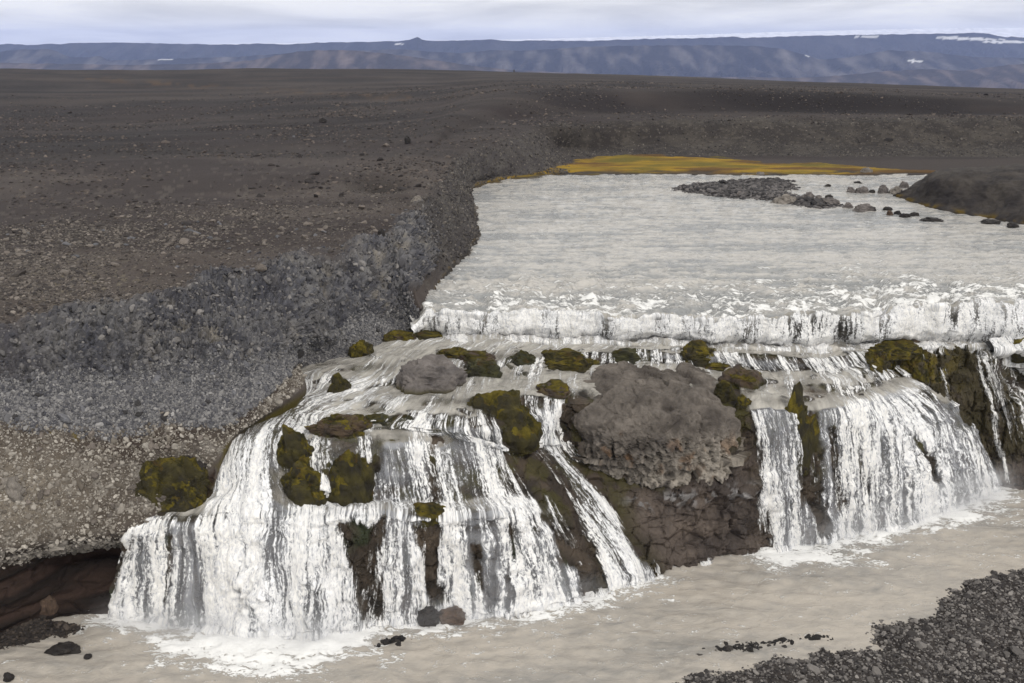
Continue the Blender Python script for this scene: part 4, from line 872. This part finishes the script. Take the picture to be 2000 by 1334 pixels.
for bx, pal, lab in RV: rock('river_rock', bx, pal, lab, 'rock', 4, .8, .25, group='rocks in the river')
# ================================================================== gravel bars, island, dark mound, mossy meadow
def bar(name, poly, z, hgt, wid, res, cfun, mat, amp=.06, foot=.35, **pr):
    W = np.array([WZ(u, v, z)[:2] for u, v in poly]); x0, y0 = W.min(0)-1; x1, y1 = W.max(0)+1
    X, Y = np.meshgrid(np.arange(x0, x1, res), np.arange(y0, y1, res), indexing='ij'); s = sdpoly(X, Y, W)
    s = s+.35*wid*fbm(np.stack([X*.5/wid, Y*.5/wid, X*0], -1), 3)
    Z = z-foot+(foot+hgt)*np.clip((s+wid*.5)/wid, 0, 1)**.8
    Pz = np.stack([X, Y, Z], -1); Z = Z+amp*fbm(Pz*1.3, 4)*(s > -wid); Pz[..., 2] = Z
    q = quads(*X.shape).reshape(-1, 4); k = (s.reshape(-1)[q] > -wid).any(1)
    Cc = cfun(Pz, s); V, q, a = sub(Pz.reshape(-1, 3), q[k], {'Col': Cc.reshape(-1, 3)})
    return link(name, mesh_from(name, V, orient(V, q), a), mat, **pr), (X, Y, Pz, s)
def cgrav(Pz, s): return mix3(np.broadcast_to(np.array([.030, .026, .025]), Pz.shape), [.07, .06, .054], np.clip(.35+.7*fbm(Pz*.9, 4), 0, 1))
BAR = [(1330, 1345), (1450, 1312), (1600, 1282), (1700, 1264), (1738, 1228), (1830, 1217), (1848, 1182), (1920, 1147), (2000, 1116), (2150, 1062), (2300, 1030), (2400, 1500), (1200, 1480)]
bar_o, bar_s = bar('gravel_bar', BAR, 0., .35, 2.2, .12, cgrav, M_GROUND, .10, kind='structure', label='dark gravel bar at the bottom right corner')
RIB = [(1370, 1276), (1440, 1258), (1540, 1246), (1640, 1238), (1600, 1248), (1500, 1264), (1410, 1276)]
rib_o, rib_s = bar('gravel_ridge', RIB, 0., .02, .6, .08, cgrav, M_WET, .03, .2, kind='structure', label='low wet ridge of stones in the pool')
RIB2 = [(748, 1252), (770, 1240), (815, 1236), (822, 1243), (790, 1256)]
rib2_o, rib2_s = bar('gravel_ridge', RIB2, 0., .02, .5, .08, cgrav, M_WET, .03, .2, kind='structure', label='small dark patch of wet stones in the pool')
ISL = [(1318, 369), (1360, 362), (1440, 357), (1500, 353), (1548, 355), (1540, 366), (1528, 378), (1560, 388), (1640, 402), (1600, 406), (1540, 402), (1500, 392), (1400, 384), (1350, 377)]
isl_o, isl_s = bar('gravel_island', ISL, RIV, .35, 3., .3, cgrav, M_GROUND, .08, .4, kind='structure', label='long dark gravel island in the pale river')
COVE = [(-60, 1262), (0, 1240), (40, 1222), (75, 1205), (110, 1208), (140, 1226), (90, 1240), (0, 1256), (-60, 1280)]
cov_o, cov_s = bar('gravel_beach', COVE, 0., .35, 1.2, .1, cgrav, M_GROUND, .08, .35, kind='structure', label='dark gravel beach under the undercut bank')
MD = np.array([st((1742, 384, RIV-.4), (1748, 381, RIV+.1), (1760, 376, RIV+.5), (1772, 371, 10.2), (1782, 366, 10.2), (1790, 362, 9.4)),
               st((1766, 393, RIV-.4), (1768, 390, RIV), (1775, 375, 10.6), (1790, 362, 11.2), (1800, 354, 11.3), (1810, 349, 10.0)),
               st((1802, 406, RIV-.4), (1802, 402, RIV), (1805, 382, 10.8), (1812, 358, 12.0), (1820, 344, 12.4), (1828, 338, 11.2)),
               st((1852, 417, RIV-.4), (1850, 413, RIV), (1852, 388, 11.0), (1855, 356, 12.4), (1862, 339, 12.9), (1870, 332, 12.)),
               st((1922, 429, RIV-.4), (1920, 425, RIV), (1920, 395, 11.1), (1920, 356, 12.7), (1922, 335, 13.2), (1925, 328, 12.4)),
               st((2002, 445, RIV-.4), (2000, 440, RIV), (2000, 405, 11.2), (2000, 357, 12.9), (2000, 331, 13.4), (2000, 323, 12.8)),
               st((2162, 468, RIV-.4), (2160, 462, RIV), (2160, 420, 11.2), (2160, 360, 12.9), (2160, 330, 13.4), (2160, 322, 12.8)),
               st((2402, 505, RIV-.4), (2400, 498, RIV), (2400, 440, 11.2), (2400, 365, 12.9), (2400, 332, 13.4), (2400, 324, 12.8))])
Dq, da, db = loft(MD, 2.4, 2.0); SD, TD = np.meshgrid(da, db, indexing='ij'); Dn = normals(Dq)
if Dn[..., 2].mean() < 0: Dn = -Dn
Dq = Dq+Dn*(.22*fbm(Dq*.35, 4)+.14*ridged(Dq*.8, 3))[..., None]
cD = mix3(np.broadcast_to(np.array([.034, .030, .030]), Dq.shape), [.072, .063, .056], np.clip(.35+.8*fbm(Dq*.6, 4)+.3*sstep(3, 4, TD), 0, 1))
cD = mix3(cD, [.13, .085, .012], np.exp(-((TD-1.15)/.22)**2)*sstep(-.4, .2, fbm(Dq*.7+3, 3))*.85)
V = Dq.reshape(-1, 3); link('river_bank', mesh_from('river_bank', V, orient(V, quads(*Dq.shape[:2]).reshape(-1, 4)), {'Col': cD.reshape(-1, 3)}), M_GROUND, kind='structure', label='dark rounded mound of gravel on the right river bank')
def cmoss(Pz, s):
    c = mix3(np.broadcast_to(np.array([.31, .195, .018]), Pz.shape), [.13, .105, .018], np.clip(.35+1.6*fbm(Pz*np.array([.09, .25, 0])+3, 5), 0, 1))
    c = mix3(c, [.10, .050, .020], sstep(.0, .45, fbm(Pz*np.array([.07, .22, 0])+17, 5)+.35*sstep(15, 60, Pz[..., 0]))*.85)
    return mix3(c, [.05, .042, .036], sstep(1.5, .2, s) if False else (1-sstep(.0, 1.4, s+.8*fbm(Pz*np.array([.3, .6, 0]), 3)))*.9)
MEAD = [(935, 357), (965, 347), (1058, 337), (1062, 322), (1110, 311), (1200, 302), (1290, 302), (1420, 308), (1500, 316), (1620, 320), (1720, 329), (1850, 334), (1835, 341), (1500, 341), (1250, 340), (1080, 342)]
WM = np.array([at(u, v)[:2] for u, v in MEAD])
X, Y = np.meshgrid(np.arange(WM[:, 0].min()-2, WM[:, 0].max()+2, .45), np.arange(WM[:, 1].min()-2, WM[:, 1].max()+2, .3), indexing='ij')
sM = sdpoly(X, Y, WM)+2.6*fbm(np.stack([X*.16, Y*.45, X*0], -1), 5)-.5
gz = np.zeros_like(X)
for i in range(0, X.shape[0]):
    pass
# ground height under the meadow from the loft: shore rises gently from the water to the bank foot
dsh = np.clip((Y-123.5)/25., 0, 1); Zm = RIV+.08+dsh*.62
Pm = np.stack([X, Y, Zm+.22*np.clip(sM*.6, -1, 1)+.07*fbm(np.stack([X*.9, Y*.9, X*0], -1), 4)], -1)
q = quads(*X.shape).reshape(-1, 4); k = (sM.reshape(-1)[q] > -.4).any(1)
V, q, a = sub(Pm.reshape(-1, 3), q[k], {'Col': cmoss(Pm, sM).reshape(-1, 3)})
link('moss_meadow', mesh_from('moss_meadow', V, orient(V, q), a), M_GROUND, kind='stuff', label='golden moss meadow along the far river shore', category='moss')
# ================================================================== stones
stone_me = []
for k in range(8):
    bm = bmesh.new(); bmesh.ops.create_icosphere(bm, subdivisions=2, radius=1.)
    rs = np.random.default_rng(100+k); planes = [(lambda n: n/np.linalg.norm(n))(rs.normal(size=3)) for _ in range(9)]
    for v in bm.verts:
        c = np.array(v.co)
        for n_ in planes:
            d = c@n_ - .62
            if d > 0: c = c-n_*d
        v.co = c*np.array([1., .62+.25*rs.random(), .45+.2*rs.random()])*1.25
    me = bpy.data.meshes.new('stone'); bm.to_mesh(me); bm.free(); me.materials.append(M_STONE); stone_me.append(me)
SCOL = bpy.data.collections.new('stone_kinds')
for k, me in enumerate(stone_me): SCOL.objects.link(bpy.data.objects.new('stone_kind', me))
def scatter_group():
    g = bpy.data.node_groups.new('scatter', 'GeometryNodeTree')
    g.interface.new_socket('Geometry', in_out='INPUT', socket_type='NodeSocketGeometry'); g.interface.new_socket('Geometry', in_out='OUTPUT', socket_type='NodeSocketGeometry')
    gi, go = g.nodes.new('NodeGroupInput'), g.nodes.new('NodeGroupOutput')
    ip = g.nodes.new('GeometryNodeInstanceOnPoints'); ci = g.nodes.new('GeometryNodeCollectionInfo'); ci.inputs['Collection'].default_value = SCOL
    ci.inputs['Separate Children'].default_value = True; ci.inputs['Reset Children'].default_value = True
    def na(n, t):
        a = g.nodes.new('GeometryNodeInputNamedAttribute'); a.data_type = t; a.inputs['Name'].default_value = n; return a.outputs[0]
    g.links.new(gi.outputs[0], ip.inputs['Points']); g.links.new(ci.outputs[0], ip.inputs['Instance']); ip.inputs['Pick Instance'].default_value = True
    g.links.new(na('idx', 'INT'), ip.inputs['Instance Index']); g.links.new(na('rot', 'FLOAT_VECTOR'), ip.inputs['Rotation']); g.links.new(na('scl', 'FLOAT'), ip.inputs['Scale'])
    g.links.new(ip.outputs[0], go.inputs[0]); return g
SG = scatter_group()
def stones(name, P, size, tint, label, tilt=.5, cat='gravel'):
    n = len(P); me = bpy.data.meshes.new(name); me.vertices.add(n); me.vertices.foreach_set('co', np.asarray(P, np.float32).ravel())
    def add(nm, t, key, a): x = me.attributes.new(nm, t, 'POINT'); x.data.foreach_set(key, a)
    add('scl', 'FLOAT', 'value', np.asarray(size, np.float32)); add('idx', 'INT', 'value', rng.integers(0, 8, n).astype(np.int32))
    r = np.stack([rng.normal(0, tilt, n), rng.normal(0, tilt, n), rng.random(n)*6.28], -1).astype(np.float32); add('rot', 'FLOAT_VECTOR', 'vector', r.ravel())
    add('tint', 'FLOAT_VECTOR', 'vector', np.asarray(tint, np.float32).ravel())
    o = link(name, me, None, kind='stuff', label=label, category=cat); m = o.modifiers.new('scatter', 'NODES'); m.node_group = SG; return o
cellA = np.linalg.norm(np.cross(G[1:, :-1]-G[:-1, :-1], G[:-1, 1:]-G[:-1, :-1]), axis=-1)
inview = (uG > -60) & (uG < 2060) & (vG < 1400)
def sample(mask, n):
    w = (cellA*(mask*inview)[:-1, :-1]).ravel(); w = w/w.sum(); i = rng.choice(len(w), n, p=w); a, b = np.divmod(i, cellA.shape[1]); f, g_ = rng.random((2, n, 1))
    return G[a, b]*(1-f)*(1-g_)+G[a+1, b]*f*(1-g_)+G[a, b+1]*(1-f)*g_+G[a+1, b+1]*f*g_
def tints(n, lo, hi, pw=1.5):
    t = rng.random((n, 1))**pw; return np.asarray(lo)*(1-t)+np.asarray(hi)*t*(1+.12*rng.normal(size=(n, 1)))
def sizes(n, a, s): return a*np.exp(rng.normal(0, s, n))
scr = np.clip(scree, 0, 1)*(rngd < 75)
n = 52000; stones('scree', sample(scr, n), sizes(n, .042, .45), tints(n, (.06, .061, .072), (.25, .245, .245), 1.3), 'blue-grey broken scree covering the near bank slope', .9)
n = 6000; stones('scree', sample(cliff*(rngd < 75), n), sizes(n, .065, .45), tints(n, (.045, .046, .055), (.20, .19, .185), 1.6), 'broken blue-grey rubble clinging to the bank cliff', 1.)
cg = cong*1.; n = 9000; stones('gravel', sample(cg, n), sizes(n, .038, .55), tints(n, (.10, .085, .07), (.38, .355, .32), 1.3), 'pale pebbles set in the brown conglomerate bank', .7)
n = 1500; stones('gravel', sample(band, n), sizes(n, .055, .5), tints(n, (.12, .11, .10), (.45, .42, .38), 1.), 'pale pebble band under the overhang', .7)
pn = sstep(7.8, 8.2, R_)*(1-sstep(9.8, 11.5, R_))*(1-sstep(60, 85, rngd))*(S_ < 14)*np.clip(.35+.9*big+.5*mid, .08, 1)
n = 24000; stones('gravel', sample(pn, n), sizes(n, .045, .55), tints(n, (.04, .035, .034), (.19, .168, .15), 2.), 'brown gravel strewn over the near plateau', .35)
pf = sstep(7.6, 8.2, R_)*sstep(60, 80, rngd)*(1-sstep(130, 320, rngd))*np.clip(.25+.9*big, .03, 1)
n = 30000; stones('gravel', sample(pf, n), sizes(n, .085, .55), tints(n, (.028, .024, .024), (.15, .125, .11), 2.4), 'sparse stones dotting the far plain', .35)
n = 22000; stones('gravel', sample(rbank*(rngd < 160)+.5*fb*(rngd < 175), n), sizes(n, .06, .5), tints(n, (.035, .032, .033), (.16, .145, .13), 2.), 'dark rubble on the steep river banks', .9)
def scat(bs, n, a, s, lo, hi, thr, name, label, sink=.0):
    X, Y, Pz, sd = bs; m = np.argwhere(sd > thr); Q = Pz[tuple(m[rng.integers(0, len(m), n)].T)]; r = X[1, 0]-X[0, 0]
    Q = Q+np.stack([rng.uniform(-r, r, n), rng.uniform(-r, r, n), np.full(n, sink)], -1); uu, vv_ = proj(Q); k = (vv_ < 1370) & (uu < 2040)
    Q = Q[k]; n = len(Q); return stones(name, Q, sizes(n, a, s), tints(n, lo, hi, 1.6), label, .35)
scat(bar_s, 40000, .047, .5, (.03, .027, .027), (.24, .225, .215), -.8, 'gravel', 'rounded grey cobbles covering the gravel bar at bottom right')
scat(rib_s, 1000, .075, .45, (.014, .013, .013), (.05, .045, .042), -.35, 'gravel', 'wet dark cobbles on the low ridge in the pool')
scat(rib2_s, 130, .09, .4, (.012, .011, .011), (.035, .03, .03), -.3, 'gravel', 'wet dark stones of the small patch in the pool')
scat(isl_s, 5200, .17, .4, (.03, .029, .031), (.15, .14, .14), -1., 'gravel', 'dark cobbles covering the river island')
scat(cov_s, 1400, .07, .45, (.02, .017, .016), (.08, .065, .055), -.4, 'gravel', 'dark wet pebbles on the beach under the bank')
# single stones large enough to pick out
kinds = {}
for t_ in M_ST:
    for k in range(4):
        m_ = stone_me[k].copy(); m_.materials.clear(); m_.materials.append(M_ST[t_]); kinds[t_, k] = m_
def single(mask, n, a, s, mats, label, group, tilt=.3, cat='stone', box=None):
    Q = sample(mask, n)
    for k in range(n):
        o = bpy.data.objects.new('stone', kinds[mats[k % len(mats)], int(rng.integers(0, 4))]); COL.objects.link(o)
        z = a*math.exp(rng.normal(0, s)); o.scale = (z, z*rng.uniform(.8, 1.2), z*rng.uniform(.7, 1.1)); o.location = Q[k]+np.array([0, 0, .12*z])
        o.rotation_euler = (rng.normal(0, tilt), rng.normal(0, tilt), rng.random()*6.28); o['label'] = label; o['category'] = cat; o['group'] = group
near_p = sstep(7.7, 8.1, R_)*(1-sstep(9.4, 10, R_))*(S_ < 12)*((vG > 400) & (vG < 600) & (uG > 0))
single(near_p*np.exp(-((vG-470)/55)**2), 120, .17, .35, ('tan', 'tan', 'grey'), 'loose tan stone lying on the near plateau above the bank', 'loose stones on the near plateau')
single(sstep(8, 8.5, R_)*((vG > 230) & (vG < 400))*(uG > 0)*(uG < 820), 60, .26, .35, ('tan', 'dark', 'grey'), 'loose stone lying on the far part of the left plateau', 'loose stones on the far plateau')
single(scr*((vG > 640) & (uG > 0)), 60, .17, .3, ('grey', 'grey', 'dark'), 'larger angular grey block lying on the scree slope', 'blocks on the scree slope', .8)
single(cg*((vG > 850) & (uG > 0)), 40, .15, .35, ('tan',), 'larger pale cobble embedded in the conglomerate bank', 'cobbles in the conglomerate bank', .6)

# ================================================================== mountains, ice cap, haze
def range_(name, d0, pts, depth, drop, amp, base, light, label, gul=1., snow=None, px=4.2):
    pts = np.array(pts, float); us_ = np.arange(-260, 2261, px); vc = np.interp(us_, pts[:, 0], pts[:, 1])
    # round the traced crest and give it small teeth
    nT = 60; rows = []
    crest = np.array([WD(u, v, d0) for u, v in zip(us_, vc)])
    t = np.linspace(0, 1, nT)
    prof = t**.85
    P = np.zeros((len(us_), nT+6, 3))
    for j, (a, p) in enumerate(zip(t, prof)):
        P[:, j, 0] = crest[:, 0]*(1-a*depth/d0); P[:, j, 1] = d0-a*depth; P[:, j, 2] = crest[:, 2]-p*(crest[:, 2]+drop)
    for j in range(6):
        a = (j+1)/6.; P[:, nT+j, 0] = crest[:, 0]*(1+a*depth*.6/d0); P[:, nT+j, 1] = d0+a*depth*.6; P[:, nT+j, 2] = crest[:, 2]-a**1.2*(crest[:, 2]+drop)*.8
    P = np.concatenate([P[:, nT:][:, ::-1], P[:, :nT]], 1)
    L = d0/7000.
    tt_ = np.concatenate([np.zeros(6), t])[None, :]
    w = np.clip(tt_*4, 0, 1)
    carve = 1.5*gul*np.clip(1.35-ridged(P*np.array([.0055, .0016, .0])/L+d0, 5), 0, 3)+.9*np.clip(.5-fbm(P*np.array([.0011, .0011, 0])/L+3, 4), 0, 2)
    P[..., 2] -= amp*carve*np.clip(tt_*2.2, 0, 1)*.75
    P[..., 2] += amp*.07*fbm(P*np.array([.012, .004, 0])/L, 3)
    n1 = .7*fbm(P*np.array([.009, .003, .006])/L+d0, 5)+.35*fbm(P*np.array([.0024, .0016, .004])/L+d0, 4)
    c = mix3(np.broadcast_to(np.array(base), P.shape), light, np.clip(.15+1.1*n1, 0, 1))
    uu, vv_ = proj(P)
    for (a, b, ra_, rb_, sl) in (snow or []):
        e = ((uu-a)/ra_)**2+((vv_-b-(uu-a)*sl)/rb_)**2
        c = mix3(c, [.85, .86, .88], (e+.7*fbm(P*np.array([.01, .004, .02])/L+9, 3) < .8)*.7)
    V = P.reshape(-1, 3); q = quads(*P.shape[:2]).reshape(-1, 4)
    return link(name, mesh_from(name, V, orient(V, q), {'Col': c.reshape(-1, 3)}, False), M_FAR, kind='structure', label=label)
range_('foothills', 5200, [(-260, 120), (0, 122), (60, 124), (150, 125), (250, 127), (400, 124), (500, 117), (540, 108), (580, 101), (620, 98), (680, 98), (740, 103), (800, 110), (860, 119), (920, 128), (1000, 137), (1200, 146), (1400, 150), (1560, 152), (1660, 146), (1740, 138), (1800, 135), (1880, 138), (1960, 128), (2050, 120), (2260, 124)], 1500, 260, 42, (.03, .026, .026), (.17, .135, .12),
       'brown foothill in front of the blue mountain range', snow=[])
range_('hills', 7500, [(-260, 100), (-60, 104), (0, 101), (30, 97), (90, 96), (112, 100), (138, 112), (170, 112), (195, 109), (212, 118), (300, 116), (480, 110), (560, 104), (640, 102), (720, 98), (780, 96), (830, 100), (900, 104), (960, 98), (1030, 99), (1090, 95), (1150, 91), (1250, 89), (1380, 88), (1480, 90), (1530, 96), (1570, 106), (1600, 116), (1660, 112), (1700, 104), (1740, 98), (1800, 100), (1860, 107), (1920, 112), (2000, 113), (2260, 110)], 1700, 300, 70, (.014, .014, .016), (.13, .12, .115),
       'rounded blue hills in the distance', snow=[(320, 115, 20, 1.8, .03), (1786, 119, 20, 2.2, .12), (1580, 109, 8, 1.5, .1)], gul=1.2)
range_('mountain_range', 10500, [(-260, 88), (0, 87), (20, 85), (50, 88), (100, 86), (150, 84), (230, 83), (330, 85), (420, 87), (520, 85), (560, 87), (620, 83), (700, 82), (780, 80), (800, 78), (810, 74), (817, 72), (824, 78), (850, 80), (900, 79), (960, 77), (990, 80), (1060, 79), (1140, 80), (1200, 78), (1300, 75), (1380, 74), (1432, 71), (1450, 74), (1520, 72), (1600, 69), (1700, 68), (1780, 66), (1860, 66), (1910, 63), (1935, 67), (1960, 72), (2050, 74), (2260, 76)], 2200, 300, 95, (.014, .014, .016), (.045, .043, .046),
       'long dark blue mountain ridge with a small pointed peak', snow=[(400, 91, 9, 1., 0), (444, 90, 8, .9, 0), (780, 86, 9, .9, 0), (1900, 76, 70, 2.2, .02), (1965, 82, 50, 2.6, 0), (1700, 72, 35, .8, 0), (1850, 73, 40, 1.4, 0)], gul=1.)
o_ = range_('ice_cap', 17000, [(-260, 95), (300, 90), (420, 86), (600, 83), (800, 80), (1000, 77), (1200, 72), (1350, 68), (1500, 63), (1650, 59), (1800, 56), (1900, 54.5), (2000, 54), (2260, 53)], 3200, 300, 10, (.80, .81, .84), (.86, .87, .89),
       'pale ice cap beyond the mountain ridge', gul=.2)
M_ICE = ground_mat('glacier_ice', .002, .01, .06, 2., .8); o_.data.materials.clear(); o_.data.materials.append(M_ICE)
hz = bpy.data.meshes.new('haze'); bm = bmesh.new(); bmesh.ops.create_cube(bm, size=1.)
for v in bm.verts: v.co = ((v.co.x)*44000, (v.co.y+.5)*24000-700, (v.co.z+.5)*(560+330)-330)
bm.to_mesh(hz); bm.free()
mh = bpy.data.materials.new('haze'); mh.use_nodes = True; th = mh.node_tree; th.nodes.clear()
pvn = th.nodes.new('ShaderNodeVolumePrincipled'); pvn.inputs['Color'].default_value = (.46, .58, 1., 1); pvn.inputs['Density'].default_value = 4.6e-5; pvn.inputs['Anisotropy'].default_value = 0.
oh = th.nodes.new('ShaderNodeOutputMaterial'); th.links.new(pvn.outputs[0], oh.inputs['Volume'])
hzo = link('haze', hz, mh, kind='stuff', label='thin blue haze in the air', category='haze')

# ================================================================== spray drifting at the feet of the falls
def mist(name, a, b, wid, hgt, dens, label):
    a = np.array(a); b = np.array(b); L = np.linalg.norm(b-a); me = bpy.data.meshes.new(name); bm = bmesh.new(); bmesh.ops.create_cube(bm, size=2.); bm.to_mesh(me); bm.free()
    m = bpy.data.materials.new('mist'); m.use_nodes = True; t = m.node_tree; t.nodes.clear()
    tc = N(t, 'ShaderNodeTexCoord'); s = N(t, 'ShaderNodeSeparateXYZ'); lk(t, tc.outputs['Object'], s.inputs[0])
    def fall_(x, k): return mapr(t, mathn(t, 'ABSOLUTE', x), k, 1., 1., 0.)
    nz_ = noise_node(t, 2.2, 3, .6, tc.outputs['Object'])
    up = mapr(t, s.outputs[2], -1., 1., 1., 0.); d_ = mathn(t, 'MULTIPLY', mathn(t, 'MULTIPLY', fall_(s.outputs[0], .4), fall_(s.outputs[1], .1)), mathn(t, 'MULTIPLY', mathn(t, 'POWER', up, 1.6), mapr(t, nz_.outputs[0], .3, .75, .1, 1.5)))
    pv_ = t.nodes.new('ShaderNodeVolumePrincipled'); pv_.inputs['Color'].default_value = (.96, .97, 1., 1); lk(t, mathn(t, 'MULTIPLY', d_, dens), pv_.inputs['Density'])
    oo = t.nodes.new('ShaderNodeOutputMaterial'); lk(t, pv_.outputs[0], oo.inputs['Volume'])
    o = link(name, me, m, kind='stuff', label=label, category='mist'); o.location = ((a[0]+b[0])/2, (a[1]+b[1])/2, hgt/2-.1); o.scale = (L/2, wid, hgt/2); o.rotation_euler = (0, 0, math.atan2(b[1]-a[1], b[0]-a[0]))
mist('mist', (-19, 38.6), (-5, 37.2), 1.5, 2.0, .8, 'soft white spray at the foot of the heavy left fall')
mist('mist', (-6, 38.2), (5, 41.4), 1.3, 1.8, .7, 'soft white spray at the foot of the broad middle fall')
mist('mist', (12.5, 45.2), (30, 53.2), 1.7, 2.8, 1.1, 'soft white spray at the foot of the right curtain fall')
